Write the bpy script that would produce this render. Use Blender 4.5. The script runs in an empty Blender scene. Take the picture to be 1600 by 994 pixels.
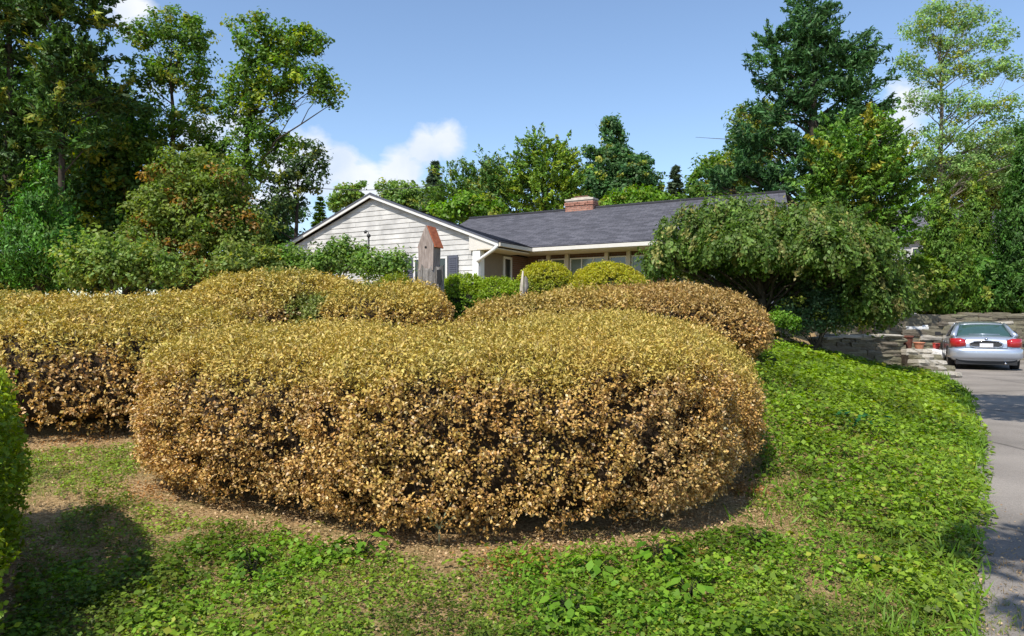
import bpy, math, random
import numpy as np
from mathutils import Vector
PI = math.pi
rng = np.random.default_rng(7)
random.seed(7)
scene = bpy.context.scene
C = scene.collection

# ------------------------------------------------------------------ camera, light, exposure
F, CX, CY, EYE = 1100.0, 800.0, 497.0, 1.6           # focal length and centre in photo pixels
cam = bpy.data.cameras.new('camera'); co = bpy.data.objects.new('camera', cam); C.objects.link(co)
co.location = (0, 0, EYE); co.rotation_euler = (PI / 2, 0, 0)
cam.sensor_width = 36; cam.lens = 36 * F / 1600; cam.clip_end = 3000
scene.camera = co
SUN_EL = math.radians(53)
SAZ = Vector((-0.56, -0.83)).normalized()             # horizontal direction towards the sun
sun = bpy.data.lights.new('sun', 'SUN'); so = bpy.data.objects.new('sun', sun); C.objects.link(so)
sun.energy = 4.0; sun.angle = math.radians(0.5); sun.color = (1, 0.95, 0.86)
sv = Vector((SAZ.x * math.cos(SUN_EL), SAZ.y * math.cos(SUN_EL), math.sin(SUN_EL)))
so.rotation_euler = sv.to_track_quat('Z', 'Y').to_euler()
so.location = sv * 50
scene.view_settings.view_transform = 'Standard'; scene.view_settings.look = 'None'
scene.view_settings.exposure = 0.6; scene.view_settings.gamma = 1.0
scene.cycles.max_bounces = 6; scene.cycles.diffuse_bounces = 3; scene.cycles.transmission_bounces = 4
scene.cycles.transparent_max_bounces = 4; scene.cycles.glossy_bounces = 2
scene.cycles.caustics_reflective = False; scene.cycles.caustics_refractive = False

world = bpy.data.worlds.new('World'); scene.world = world; world.use_nodes = True
nt = world.node_tree; nt.nodes.clear()
def N(nt, t, **kw):
    n = nt.nodes.new(t)
    for k, v in kw.items():
        if k.startswith('i_'):
            key = k[2:]; key = int(key) if key.isdigit() else key.replace('_', ' ')
            n.inputs[key].default_value = v
        else: setattr(n, k, v)
    return n
def L(nt, a, b): nt.links.new(a, b)
sky = N(nt, 'ShaderNodeTexSky', sky_type='NISHITA')
sky.sun_disc = False; sky.sun_elevation = SUN_EL
sky.sun_rotation = math.atan2(SAZ.x, SAZ.y) % (2 * PI)
sky.air_density = 1.0; sky.dust_density = 0.5; sky.ozone_density = 2.4; sky.altitude = 100
tc = N(nt, 'ShaderNodeTexCoord')
def M(nt, op, a, b=None, c=None, clamp=False):
    n = nt.nodes.new('ShaderNodeMath'); n.operation = op; n.use_clamp = clamp
    for i, v in enumerate((a, b, c)):
        if v is None: continue
        if isinstance(v, (int, float)): n.inputs[i].default_value = v
        else: nt.links.new(v, n.inputs[i])
    return n.outputs[0]
sep = N(nt, 'ShaderNodeSeparateXYZ'); L(nt, tc.outputs['Generated'], sep.inputs[0])
# clouds: fair weather cumulus, a noise field over direction with a few larger heaps
n1 = N(nt, 'ShaderNodeTexNoise', i_Scale=9.0, i_Detail=10.0, i_Roughness=0.6, i_Distortion=0.4)
mp = N(nt, 'ShaderNodeMapping'); mp.inputs['Scale'].default_value = (1, 1, 1.6)
L(nt, tc.outputs['Generated'], mp.inputs[0]); L(nt, mp.outputs[0], n1.inputs['Vector'])
heaps = [(560, 290, .075, 1.3), (630, 275, .07, 1.3), (490, 262, .07, 1.7), (530, 255, .05, 1.5), (460, 250, .06, 1.6), (698, 222, .05, 1.2), (665, 235, .05, 1.2), (600, 325, .12, 1.2), (450, 300, .09, 1.1), (390, 190, .06, .9), (330, 250, .08, 1.0),
         (195, 18, .055, 1.1), (230, 60, .035, .7), (1410, 165, .085, 1.15), (1385, 215, .07, 1.0), (300, 200, .10, .75), (420, 330, .10, .8),
         (120, 160, .09, .6), (1500, 220, .06, .6), (-500, 150, .16, .8), (2100, 250, .14, .8), (-900, 300, .2, .8), (800, 1700, .2, .5)]
acc = None
for (px, py, w, s) in heaps:
    d = Vector(((px - CX) / F, 1, (CY - py) / F)).normalized()
    dp = N(nt, 'ShaderNodeVectorMath', operation='DISTANCE'); L(nt, tc.outputs['Generated'], dp.inputs[0]); dp.inputs[1].default_value = d
    v = M(nt, 'MULTIPLY', M(nt, 'SUBTRACT', 1.0, M(nt, 'DIVIDE', dp.outputs['Value'], w), clamp=True), s)
    acc = v if acc is None else M(nt, 'MAXIMUM', acc, v)
fld = M(nt, 'ADD', M(nt, 'MULTIPLY', M(nt, 'SUBTRACT', n1.outputs['Fac'], 0.5), 2.4), M(nt, 'MULTIPLY', acc, 1.25))
mask = M(nt, 'MULTIPLY', M(nt, 'SUBTRACT', fld, 0.50), 1.9, clamp=True)
mask = M(nt, 'MULTIPLY', mask, M(nt, 'MULTIPLY', M(nt, 'ADD', sep.outputs['Z'], 0.02), 14, clamp=True))
n2 = N(nt, 'ShaderNodeTexNoise', i_Scale=11.0, i_Detail=6.0); L(nt, tc.outputs['Generated'], n2.inputs['Vector'])
cr = N(nt, 'ShaderNodeValToRGB'); cr.color_ramp.elements[0].position = .35; cr.color_ramp.elements[1].position = .62
cr.color_ramp.elements[0].color = (3.6, 4.1, 5.0, 1); cr.color_ramp.elements[1].color = (5.0, 5.1, 5.3, 1)
L(nt, n2.outputs['Fac'], cr.inputs[0])
mx = N(nt, 'ShaderNodeMix', data_type='RGBA')
L(nt, M(nt, 'MULTIPLY', mask, 0.93), mx.inputs['Factor']); L(nt, sky.outputs[0], mx.inputs[6]); L(nt, cr.outputs[0], mx.inputs[7])
bg = N(nt, 'ShaderNodeBackground', i_Strength=0.135); L(nt, mx.outputs[2], bg.inputs[0])
wo = N(nt, 'ShaderNodeOutputWorld'); L(nt, bg.outputs[0], wo.inputs[0])

# ------------------------------------------------------------------ helpers
def _h(ix, iy, iz):
    n = (ix * 374761393 + iy * 668265263 + iz * 2147483647 * 31) & 0xffffffff
    n = ((n ^ (n >> 13)) * 1274126177) & 0xffffffff
    return ((n ^ (n >> 16)) & 0xffff) / 65535.0
def vnoise(P, f, seed=0):
    """smooth value noise 0..1 for (n,3) points"""
    Q = np.asarray(P, float) * f + seed * 17.3
    I = np.floor(Q).astype(np.int64); T = Q - I; T = T * T * (3 - 2 * T)
    r = 0
    for dx in (0, 1):
        for dy in (0, 1):
            for dz in (0, 1):
                w = (T[:, 0] if dx else 1 - T[:, 0]) * (T[:, 1] if dy else 1 - T[:, 1]) * (T[:, 2] if dz else 1 - T[:, 2])
                r = r + w * _h(I[:, 0] + dx, I[:, 1] + dy, I[:, 2] + dz)
    return r
def n2d(x, y, f, seed=0): return vnoise(np.stack([x, y, np.zeros_like(x) + .5], 1), f, seed)
def unit(v): return v / (np.linalg.norm(v, axis=1, keepdims=True) + 1e-9)
def sstep(a, b, x):
    t = np.clip((x - a) / (b - a), 0, 1); return t * t * (3 - 2 * t)
def W(px, py, d): return ((px - CX) / F * d, d, EYE + (CY - py) / F * d)

# terrain --------------------------------------------------------
EY = [-40, 0, 3.54, 5.2, 7.24, 9.0, 10.8, 14, 17, 20, 22.6, 26, 30]
EXX = [0.1, 0.6, 2.24, 3.42, 4.80, 5.95, 7.02, 9.0, 10.5, 12.0, 13.1, 14.4, 15.5]
def edge_x(y): return np.interp(y, EY, EXX)
def wall_y(x): return np.interp(x, [9.5, 13.2, 22, 60], [23.0, 26.2, 26.8, 28])
def ground(x, y):
    x = np.asarray(x, float); y = np.asarray(y, float)
    g = np.interp(y, [4.2, 5, 6, 7, 8, 9, 10, 11, 12, 14, 16, 20, 26, 60, 400], [0, .03, .11, .22, .36, .53, .72, .9, 1.04, 1.2, 1.32, 1.5, 1.62, 2.0, 4.0])
    w = np.interp(y, [5, 10, 17, 30], [1.4, 3.0, 6.5, 6.5])
    s = sstep(0, 1, (edge_x(y) - x) / w)
    h = g * s * (1 - .14 * sstep(2.6, 5.0, x) * sstep(22, 19, y))
    behind = (x > 9.5) & (y > wall_y(x) + .12)
    h = np.where(behind, np.interp(y, [20, 30, 60, 400], [1.66, 1.68, 2.0, 4.0]), h)
    return h
def gz(x, y): return float(ground(np.array([x]), np.array([y]))[0])

# object helpers ---------------------------------------------------
def tag(o, label=None, cat=None, group=None, kind=None):
    if label: o['label'] = label
    if cat: o['category'] = cat
    if group: o['group'] = group
    if kind: o['kind'] = kind
    return o
def empty(name, loc, rz=0, label=None, cat=None, group=None):
    o = bpy.data.objects.new(name, None); C.objects.link(o); o.location = loc; o.rotation_euler = (0, 0, rz)
    o.empty_display_size = .1
    return tag(o, label, cat, group)
def link(name, me, mat=None, parent=None):
    o = bpy.data.objects.new(name, me); C.objects.link(o)
    if mat: me.materials.append(mat)
    if parent: o.parent = parent
    return o
class MB:
    """collects shapes for ONE mesh object"""
    def __init__(s): s.v = []; s.f = []; s.sm = []
    def add(s, V, Fc, smooth=False):
        b = len(s.v); s.v += [tuple(map(float, p)) for p in V]; s.f += [tuple(i + b for i in q) for q in Fc]; s.sm += [smooth] * len(Fc)
        return s
    def box(s, x0, x1, y0, y1, z0, z1):
        V = [(x, y, z) for z in (z0, z1) for y in (y0, y1) for x in (x0, x1)]
        return s.add(V, [(0, 2, 3, 1), (4, 5, 7, 6), (0, 1, 5, 4), (2, 6, 7, 3), (0, 4, 6, 2), (1, 3, 7, 5)])
    def tube(s, pts, rad, n=6, cap=True):
        pts = [Vector(p) for p in pts]
        if not isinstance(rad, (list, tuple)): rad = [rad] * len(pts)
        V = []; u = None
        for i, p in enumerate(pts):
            t = (pts[min(i + 1, len(pts) - 1)] - pts[max(i - 1, 0)]).normalized()
            if u is None: u = t.orthogonal().normalized()
            u = (u - t * u.dot(t)); u = u.normalized() if u.length > 1e-6 else t.orthogonal().normalized()
            w = t.cross(u)
            for k in range(n):
                a = 2 * PI * k / n
                V.append(p + (u * math.cos(a) + w * math.sin(a)) * rad[i])
        Fc = [(i * n + k, i * n + (k + 1) % n, (i + 1) * n + (k + 1) % n, (i + 1) * n + k) for i in range(len(pts) - 1) for k in range(n)]
        if cap: Fc += [tuple(range(n))[::-1], tuple((len(pts) - 1) * n + k for k in range(n))]
        return s.add(V, Fc, True)
    def lathe(s, prof, n=16, c=(0, 0, 0), axis='z'):
        V = []
        for r, z in prof:
            for k in range(n):
                a = 2 * PI * k / n; x, y = r * math.cos(a), r * math.sin(a)
                V.append((c[0] + x, c[1] + y, c[2] + z) if axis == 'z' else (c[0] + z, c[1] + x, c[2] + y))
        Fc = [(i * n + k, i * n + (k + 1) % n, (i + 1) * n + (k + 1) % n, (i + 1) * n + k) for i in range(len(prof) - 1) for k in range(n)]
        Fc += [tuple(range(n))[::-1], tuple((len(prof) - 1) * n + k for k in range(n))]
        return s.add(V, Fc, True)
    def build(s, name, mat, parent=None):
        me = bpy.data.meshes.new(name); me.from_pydata(s.v, [], s.f); me.update()
        me.polygons.foreach_set('use_smooth', s.sm)
        return link(name, me, mat, parent)

def leaf_mesh(name, P, Nn, size, asp, col, mat, parent=None, T=None, fold=.14, shape=.5):
    """n small folded leaf faces at P, facing Nn, one tint each"""
    n = len(P)
    P = np.asarray(P, float); size = np.broadcast_to(size, (n,)).astype(float)[:, None]
    asp = np.broadcast_to(asp, (n,)).astype(float)[:, None]
    Nn = unit(Nn)
    if T is None: T = rng.normal(size=(n, 3))
    T = unit(T - Nn * (T * Nn).sum(1, keepdims=True)); B = np.cross(Nn, T)
    V = np.empty((n, 4, 3))
    V[:, 0] = P - T * size * .5
    V[:, 2] = P + T * size * .5
    mid = P + T * size * (shape - .5)
    V[:, 1] = mid + B * size * asp * .5 + Nn * size * fold
    V[:, 3] = mid - B * size * asp * .5 + Nn * size * fold
    me = bpy.data.meshes.new(name)
    me.vertices.add(n * 4); me.vertices.foreach_set('co', V.astype(np.float32).ravel())
    me.loops.add(n * 4); me.loops.foreach_set('vertex_index', np.arange(n * 4, dtype=np.int32))
    me.polygons.add(n); me.polygons.foreach_set('loop_start', np.arange(0, n * 4, 4, dtype=np.int32))
    me.polygons.foreach_set('loop_total', np.full(n, 4, dtype=np.int32))
    me.update(calc_edges=True)
    at = me.attributes.new('tint', 'FLOAT_COLOR', 'FACE')
    c4 = np.ones((n, 4), np.float32); c4[:, :3] = np.clip(col, 0.004, 1)
    at.data.foreach_set('color', c4.ravel())
    return link(name, me, mat, parent)

# materials -----------------------------------------------------------
def newmat(name):
    m = bpy.data.materials.new(name); m.use_nodes = True
    return m, m.node_tree, m.node_tree.nodes['Principled BSDF']
def leafmat(name, rough=.5, trans=.3, spec=.3):
    m, t, b = newmat(name)
    a = N(t, 'ShaderNodeAttribute', attribute_name='tint'); L(t, a.outputs['Color'], b.inputs['Base Color'])
    b.inputs['Roughness'].default_value = rough; b.inputs['Specular IOR Level'].default_value = spec
    tr = N(t, 'ShaderNodeBsdfTranslucent')
    hs = N(t, 'ShaderNodeHueSaturation', i_Saturation=1.15, i_Value=1.25); L(t, a.outputs['Color'], hs.inputs['Color']); L(t, hs.outputs[0], tr.inputs[0])
    ms = N(t, 'ShaderNodeMixShader', i_0=trans); L(t, b.outputs[0], ms.inputs[1]); L(t, tr.outputs[0], ms.inputs[2])
    L(t, ms.outputs[0], t.nodes['Material Output'].inputs[0])
    return m
def mat_noise(name, c1, c2, scale=8, rough=.8, bump=.3, detail=6, lo=.35, hi=.65, stretch=None, metal=0, dist=.02, spec=.3):
    m, t, b = newmat(name)
    tcn = N(t, 'ShaderNodeTexCoord'); mpn = N(t, 'ShaderNodeMapping')
    if stretch: mpn.inputs['Scale'].default_value = stretch
    L(t, tcn.outputs['Object'], mpn.inputs[0])
    nz = N(t, 'ShaderNodeTexNoise', i_Scale=scale, i_Detail=detail, i_Roughness=.62); L(t, mpn.outputs[0], nz.inputs['Vector'])
    r = N(t, 'ShaderNodeValToRGB'); r.color_ramp.elements[0].position = lo; r.color_ramp.elements[1].position = hi
    r.color_ramp.elements[0].color = (*c1, 1); r.color_ramp.elements[1].color = (*c2, 1)
    L(t, nz.outputs['Fac'], r.inputs[0])
    L(t, r.outputs[0], b.inputs['Base Color']); b.inputs['Roughness'].default_value = rough; b.inputs['Metallic'].default_value = metal
    b.inputs['Specular IOR Level'].default_value = spec
    if bump:
        bp = N(t, 'ShaderNodeBump', i_Strength=bump, i_Distance=dist); L(t, nz.outputs['Fac'], bp.inputs['Height']); L(t, bp.outputs[0], b.inputs['Normal'])
    return m
def mat_flat(name, c, rough=.5, metal=0, spec=.5, var=.08, coat=0):
    c1 = tuple(x * (1 - var) for x in c); c2 = tuple(min(1, x * (1 + var)) for x in c)
    m = mat_noise(name, c1, c2, 6, rough, 0, 4, .3, .7, None, metal, spec=spec)
    m.node_tree.nodes['Principled BSDF'].inputs['Coat Weight'].default_value = coat
    return m
def mat_objvar(name, cols, scale=9, rough=.85, bump=.5, dist=.02):
    """colour picked per object (stones), with grain"""
    m, t, b = newmat(name)
    oi = N(t, 'ShaderNodeObjectInfo'); r = N(t, 'ShaderNodeValToRGB'); e = r.color_ramp.elements
    r.color_ramp.interpolation = 'LINEAR'
    for i, c in enumerate(cols):
        p = i / (len(cols) - 1)
        el = e[0] if i == 0 else (e[1] if i == len(cols) - 1 else e.new(p))
        el.position = p; el.color = (*c, 1)
    L(t, oi.outputs['Random'], r.inputs[0])
    tcn = N(t, 'ShaderNodeTexCoord'); va = N(t, 'ShaderNodeVectorMath', operation='ADD')
    L(t, tcn.outputs['Object'], va.inputs[0]); L(t, oi.outputs['Location'], va.inputs[1])
    nz = N(t, 'ShaderNodeTexNoise', i_Scale=scale, i_Detail=7.0, i_Roughness=.65); L(t, va.outputs[0], nz.inputs['Vector'])
    mr = N(t, 'ShaderNodeMapRange', i_1=.25, i_2=.75, i_3=.62, i_4=1.35); L(t, nz.outputs['Fac'], mr.inputs[0])
    mm = N(t, 'ShaderNodeMix', data_type='RGBA', blend_type='MULTIPLY'); mm.inputs['Factor'].default_value = 1
    L(t, r.outputs[0], mm.inputs[6]); L(t, mr.outputs[0], mm.inputs[7]); L(t, mm.outputs[2], b.inputs['Base Color'])
    b.inputs['Roughness'].default_value = rough; b.inputs['Specular IOR Level'].default_value = .25
    bp = N(t, 'ShaderNodeBump', i_Strength=bump, i_Distance=dist); L(t, nz.outputs['Fac'], bp.inputs['Height']); L(t, bp.outputs[0], b.inputs['Normal'])
    return m

M_DRY = leafmat('dry_leaf', .5, .22, .45)
M_LEAF = leafmat('green_leaf', .5, .42, .3)
M_NEEDLE = leafmat('needle_leaf', .55, .26, .3)
M_BARK = mat_noise('bark', (.025, .02, .014), (.075, .058, .042), 9, .9, .8, 7, stretch=(1, 1, .18), dist=.04)
M_BARK_L = mat_noise('pale_bark', (.08, .07, .05), (.18, .15, .12), 9, .9, .6, 7, stretch=(1, 1, .2), dist=.03)
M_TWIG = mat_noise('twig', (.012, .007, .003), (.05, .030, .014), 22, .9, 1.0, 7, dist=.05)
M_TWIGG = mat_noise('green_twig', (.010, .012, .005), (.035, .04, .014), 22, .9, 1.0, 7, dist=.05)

# ------------------------------------------------------------------ ground, driveway
def grid_axis(parts):
    out = []
    for a, b, st in parts: out += list(np.arange(a, b, st))
    return np.array(out + [parts[-1][1]])
gx = grid_axis([(-500, -60, 40), (-60, -12, 4), (-12, 20, .33), (20, 60, 2), (60, 500, 40)])
gy = grid_axis([(-200, -40, 40), (-40, -2, 3), (-2, 30, .33), (30, 80, 5), (80, 900, 60)])
GX, GY = np.meshgrid(gx, gy); gxf, gyf = GX.ravel(), GY.ravel()
GZ = ground(gxf, gyf)
near = (np.abs(gxf) < 25) & (gyf < 30) & (gyf > -5)
rough_off = np.where(gxf < edge_x(gyf) - .15, (n2d(gxf, gyf, 1.6, 3) - .5) * .05 + (n2d(gxf, gyf, 4.0, 5) - .5) * .03, -.03)
GZ = GZ + np.where(near, rough_off, -.03)
nx, ny = len(gx), len(gy)
V = np.stack([gxf, gyf, GZ], 1)
idx = np.arange(nx * ny).reshape(ny, nx)
Q = np.stack([idx[:-1, :-1], idx[:-1, 1:], idx[1:, 1:], idx[1:, :-1]], -1).reshape(-1, 4)
me = bpy.data.meshes.new('ground'); me.from_pydata(V.tolist(), [], Q.tolist()); me.update()
me.polygons.foreach_set('use_smooth', [True] * len(Q))
m, t, b = newmat('soil_and_litter')
tcn = N(t, 'ShaderNodeTexCoord')
a1 = N(t, 'ShaderNodeTexNoise', i_Scale=38.0, i_Detail=8.0, i_Roughness=.75); L(t, tcn.outputs['Object'], a1.inputs['Vector'])
a2 = N(t, 'ShaderNodeTexNoise', i_Scale=2.2, i_Detail=5.0); L(t, tcn.outputs['Object'], a2.inputs['Vector'])
r1 = N(t, 'ShaderNodeValToRGB'); r1.color_ramp.elements[0].position = .36; r1.color_ramp.elements[0].color = (.15, .095, .042, 1)
r1.color_ramp.elements[1].position = .66; r1.color_ramp.elements[1].color = (.58, .43, .24, 1)
e = r1.color_ramp.elements.new(.52); e.color = (.39, .265, .13, 1)
r2 = N(t, 'ShaderNodeValToRGB'); r2.color_ramp.elements[0].position = .4; r2.color_ramp.elements[0].color = (.10, .115, .03, 1)
r2.color_ramp.elements[1].position = .65; r2.color_ramp.elements[1].color = (.22, .22, .07, 1)
L(t, a1.outputs['Fac'], r1.inputs[0]); L(t, a1.outputs['Fac'], r2.inputs[0])
mm = N(t, 'ShaderNodeMix', data_type='RGBA'); mr = N(t, 'ShaderNodeMapRange', i_1=.5, i_2=.68, i_3=0.0, i_4=.55); L(t, a2.outputs['Fac'], mr.inputs[0])
L(t, mr.outputs[0], mm.inputs['Factor']); L(t, r1.outputs[0], mm.inputs[6]); L(t, r2.outputs[0], mm.inputs[7]); L(t, mm.outputs[2], b.inputs['Base Color'])
b.inputs['Roughness'].default_value = .95; b.inputs['Specular IOR Level'].default_value = .1
bp = N(t, 'ShaderNodeBump', i_Strength=.9, i_Distance=.03); L(t, a1.outputs['Fac'], bp.inputs['Height']); L(t, bp.outputs[0], b.inputs['Normal'])
tag(link('ground', me, m), kind='structure')

ys = np.arange(-30, 28.01, .4)
mbx = MB(); cols = 12; Vd = []
for j, y in enumerate(ys):
    x0 = edge_x(y) + (.05 * math.sin(y * 3.1) + .04 * math.sin(y * 7.7)); wd = float(np.interp(y, [4, 12, 18, 22], [4.6, 6, 10, 14]))
    yy = y
    for k in range(cols + 1):
        x = x0 + wd * k / cols
        yk = min(yy, float(wall_y(x)) - .02)
        Vd.append((x, yk, .012 + .008 * math.sin(x * .9 + yk * .6)))
Fd = [(j * (cols + 1) + k, j * (cols + 1) + k + 1, (j + 1) * (cols + 1) + k + 1, (j + 1) * (cols + 1) + k) for j in range(len(ys) - 1) for k in range(cols)]
mbx.add(Vd, Fd, True)
m, t, b = newmat('asphalt')
tcn = N(t, 'ShaderNodeTexCoord')
a1 = N(t, 'ShaderNodeTexNoise', i_Scale=90.0, i_Detail=8.0, i_Roughness=.9); L(t, tcn.outputs['Object'], a1.inputs['Vector'])
a2 = N(t, 'ShaderNodeTexNoise', i_Scale=.7, i_Detail=6.0); L(t, tcn.outputs['Object'], a2.inputs['Vector'])
vo = N(t, 'ShaderNodeTexVoronoi', feature='DISTANCE_TO_EDGE', i_Scale=.35); 
vd = N(t, 'ShaderNodeMix', data_type='RGBA'); vd.inputs['Factor'].default_value = .25; L(t, tcn.outputs['Object'], vd.inputs[6]); L(t, a2.outputs['Color'], vd.inputs[7]); L(t, vd.outputs[2], vo.inputs['Vector'])
r1 = N(t, 'ShaderNodeValToRGB'); r1.color_ramp.elements[0].position = .32; r1.color_ramp.elements[0].color = (.10, .088, .077, 1)
r1.color_ramp.elements[1].position = .68; r1.color_ramp.elements[1].color = (.36, .32, .28, 1); L(t, a1.outputs['Fac'], r1.inputs[0])
mr = N(t, 'ShaderNodeMapRange', i_1=.35, i_2=.65, i_3=.8, i_4=1.22); L(t, a2.outputs['Fac'], mr.inputs[0])
ck = N(t, 'ShaderNodeMapRange', i_1=0.0, i_2=.012, i_3=.45, i_4=1.0); L(t, vo.outputs['Distance'], ck.inputs[0])
m1 = N(t, 'ShaderNodeMix', data_type='RGBA', blend_type='MULTIPLY'); m1.inputs['Factor'].default_value = 1
L(t, r1.outputs[0], m1.inputs[6]); L(t, M(t, 'MULTIPLY', mr.outputs[0], ck.outputs[0]), m1.inputs[7]); L(t, m1.outputs[2], b.inputs['Base Color'])
b.inputs['Roughness'].default_value = .9; b.inputs['Specular IOR Level'].default_value = .15
bp = N(t, 'ShaderNodeBump', i_Strength=.5, i_Distance=.01); L(t, a1.outputs['Fac'], bp.inputs['Height']); L(t, bp.outputs[0], b.inputs['Normal'])
tag(mbx.build('driveway', m), kind='structure')

# ------------------------------------------------------------------ house
HO = Vector((-.4, 22.0, 0)); HR = -PI / 6
house = empty('ranch_house', HO, HR, 'single storey ranch house with pale grey lap siding gable, dark shingle roof and brick chimney', 'house')
M_SIDE = mat_noise('siding_paint', (.46, .45, .46), (.55, .54, .54), 3, .6, .12, 5, stretch=(.6, 1, 8), dist=.01)
M_BOARD = mat_objvar('siding_board_paint', [(.48, .47, .455), (.54, .53, .51), (.51, .50, .48)], 1.5, .65, .15, .01)
M_WHITE = mat_flat('white_paint', (.66, .65, .63), .45, var=.04)
M_CREAM2 = mat_flat('gutter_paint', (.60, .57, .52), .5, var=.05)
M_CORNER = mat_flat('corner_paint', (.80, .80, .78), .5, var=.03)
M_CREAM = mat_flat('cream_paint', (.56, .51, .43), .5, var=.05)
M_SOFFIT = mat_flat('soffit_paint', (.58, .52, .42), .6, var=.05)
M_BEIGE = mat_flat('beige_wall', (.20, .165, .12), .8)
M_GLASS = mat_flat('window_glass', (.02, .025, .022), .06, spec=.8)
M_REFL = mat_flat('reflection_tint_glass', (.10, .13, .10), .12, spec=.8)  # pale green reflection painted into the pane colour
M_SHUT = mat_flat('shutter_paint', (.085, .09, .12), .5)
def mat_shingle():
    m, t, b = newmat('asphalt_shingle')
    tcn = N(t, 'ShaderNodeTexCoord'); br = N(t, 'ShaderNodeTexBrick', i_Scale=1.0)
    br.inputs['Brick Width'].default_value = .32; br.inputs['Row Height'].default_value = .145; br.inputs['Mortar Size'].default_value = .006
    br.inputs['Color1'].default_value = (.085, .084, .098, 1); br.inputs['Color2'].default_value = (.15, .147, .168, 1); br.inputs['Mortar'].default_value = (.03, .03, .035, 1)
    L(t, tcn.outputs['UV'], br.inputs['Vector'])
    nz = N(t, 'ShaderNodeTexNoise', i_Scale=9.0, i_Detail=9.0, i_Roughness=.85); L(t, tcn.outputs['Object'], nz.inputs['Vector'])
    mr = N(t, 'ShaderNodeMapRange', i_1=.3, i_2=.7, i_3=.65, i_4=1.4); L(t, nz.outputs['Fac'], mr.inputs[0])
    m1 = N(t, 'ShaderNodeMix', data_type='RGBA', blend_type='MULTIPLY'); m1.inputs['Factor'].default_value = 1
    L(t, br.outputs['Color'], m1.inputs[6]); L(t, mr.outputs[0], m1.inputs[7]); L(t, m1.outputs[2], b.inputs['Base Color'])
    b.inputs['Roughness'].default_value = .85; b.inputs['Specular IOR Level'].default_value = .25
    return m
M_SHING = mat_shingle()
ZE, ZR, HW, ZRB = 3.98, 5.94, 5.22, 4.95
def roof_slope(name, e0, e1, r0, r1, parent, step=.145, stuff=True):
    """stepped shingle courses from eave edge e0-e1 up to ridge r0-r1, closed underneath"""
    e0, e1, r0, r1 = map(Vector, (e0, e1, r0, r1))
    nrm = (e1 - e0).cross(r0 - e0).normalized()
    if nrm.z < 0: nrm = -nrm
    ln = (r0 - e0).length; n = max(2, int(ln / step)); V = []; Fc = []; UV = []
    for i in range(n):
        a, c = i / n, (i + 1) / n
        for f, lift in ((a, .0), (a, .020), (c, .004)):
            p0 = e0.lerp(r0, f) + nrm * lift; p1 = e1.lerp(r1, f) + nrm * lift
            V += [p0, p1]
        k = i * 6
        Fc += [(k, k + 1, k + 3, k + 2), (k + 2, k + 3, k + 5, k + 4)]
        u0 = (e0 - e0).length; u1 = (e1 - e0).length
        UV += [(u0, a * ln), (u1, a * ln), (u1, a * ln), (u0, a * ln)] + [(u0, i * .145), (u1, i * .145), (u1, (i + 1) * .145), (u0, (i + 1) * .145)]
    k = len(V); V += [e0 - nrm * .06, e1 - nrm * .06, r1 - nrm * .06, r0 - nrm * .06]; Fc += [(k, k + 3, k + 2, k + 1)]; UV += [(0, 0)] * 4
    me = bpy.data.meshes.new(name); me.from_pydata([tuple(v) for v in V], [], Fc); me.update()
    uv = me.uv_layers.new(name='UVMap'); uv.data.foreach_set('uv', np.array(UV, np.float32).ravel())
    o = link(name, me, M_SHING, parent)
    if stuff: o['kind'] = 'stuff'
    return o
# roofs (local coords: x along the front, y back, z up)
MB_E = 2.1; RB = 7.03
roofs = bpy.data.objects.new('roof', None); C.objects.link(roofs); roofs.parent = house
roof_slope('shingle_courses', (0, -.06, ZE), (0, RB, ZE), (-HW, -.06, ZR), (-HW, RB, ZRB), roofs)
roof_slope('shingle_courses', (-2 * HW, -.06, ZE), (-2 * HW, 12, ZE), (-HW, -.06, ZR), (-HW, 12, ZRB), roofs)
roof_slope('shingle_courses', (-HW, MB_E, ZE), (8.3, MB_E, ZE), (-5.75, RB, ZR + .012), (7.35, RB, ZR + .012), roofs)
roof_slope('shingle_courses', (-HW, 12, ZE - .02), (9, 12, ZE - .02), (-5.75, RB, ZR), (7.35, RB, ZR), roofs)
mb = MB(); mb.tube([(-5.75, RB, ZR + .03), (7.35, RB, ZR + .03)], .07, 6); mb.tube([(-HW, -.08, ZR + .0), (-HW, RB, ZRB)], .04, 6); mb.build('ridge_cap', M_SHING, roofs)
# fascias, soffits
def beam(mb, p, q, w, h):   # plank from p to q: thickness w sideways, height h downward
    p, q = Vector(p), Vector(q); t = (q - p).normalized(); sd = Vector((-t.y, t.x, 0)).normalized() * w / 2; dn = Vector((0, 0, -h))
    V = [p - sd, p + sd, p + sd + dn, p - sd + dn, q - sd, q + sd, q + sd + dn, q - sd + dn]
    mb.add(V, [(0, 1, 2, 3), (7, 6, 5, 4), (0, 4, 5, 1), (1, 5, 6, 2), (2, 6, 7, 3), (3, 7, 4, 0)])
for a, c in (((-HW, -.08, ZR - .03), (.02, -.08, ZE - .04)), ((-2 * HW - .02, -.08, ZE - .04), (-HW, -.08, ZR - .03))):
    mb = MB(); beam(mb, a, c, .04, .11); mb.build('rake_board', M_WHITE, house)
for a, c in (((-HW, -.105, ZR + .012), (.03, -.105, ZE + .002)), ((-2 * HW - .03, -.105, ZE + .002), (-HW, -.105, ZR + .012))):
    mb = MB(); beam(mb, a, c, .03, .05); mb.build('roof_edge_trim', M_SHUT, house)
mb = MB(); beam(mb, (.02, -.06, ZE - .03), (.02, MB_E, ZE - .03), .12, .11); mb.build('gutter', M_CREAM, house)
mb = MB(); beam(mb, (.09, MB_E - .02, ZE - .02), (8.3, MB_E - .02, ZE - .02), .13, .12); mb.build('gutter', M_CREAM2, house)
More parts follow.
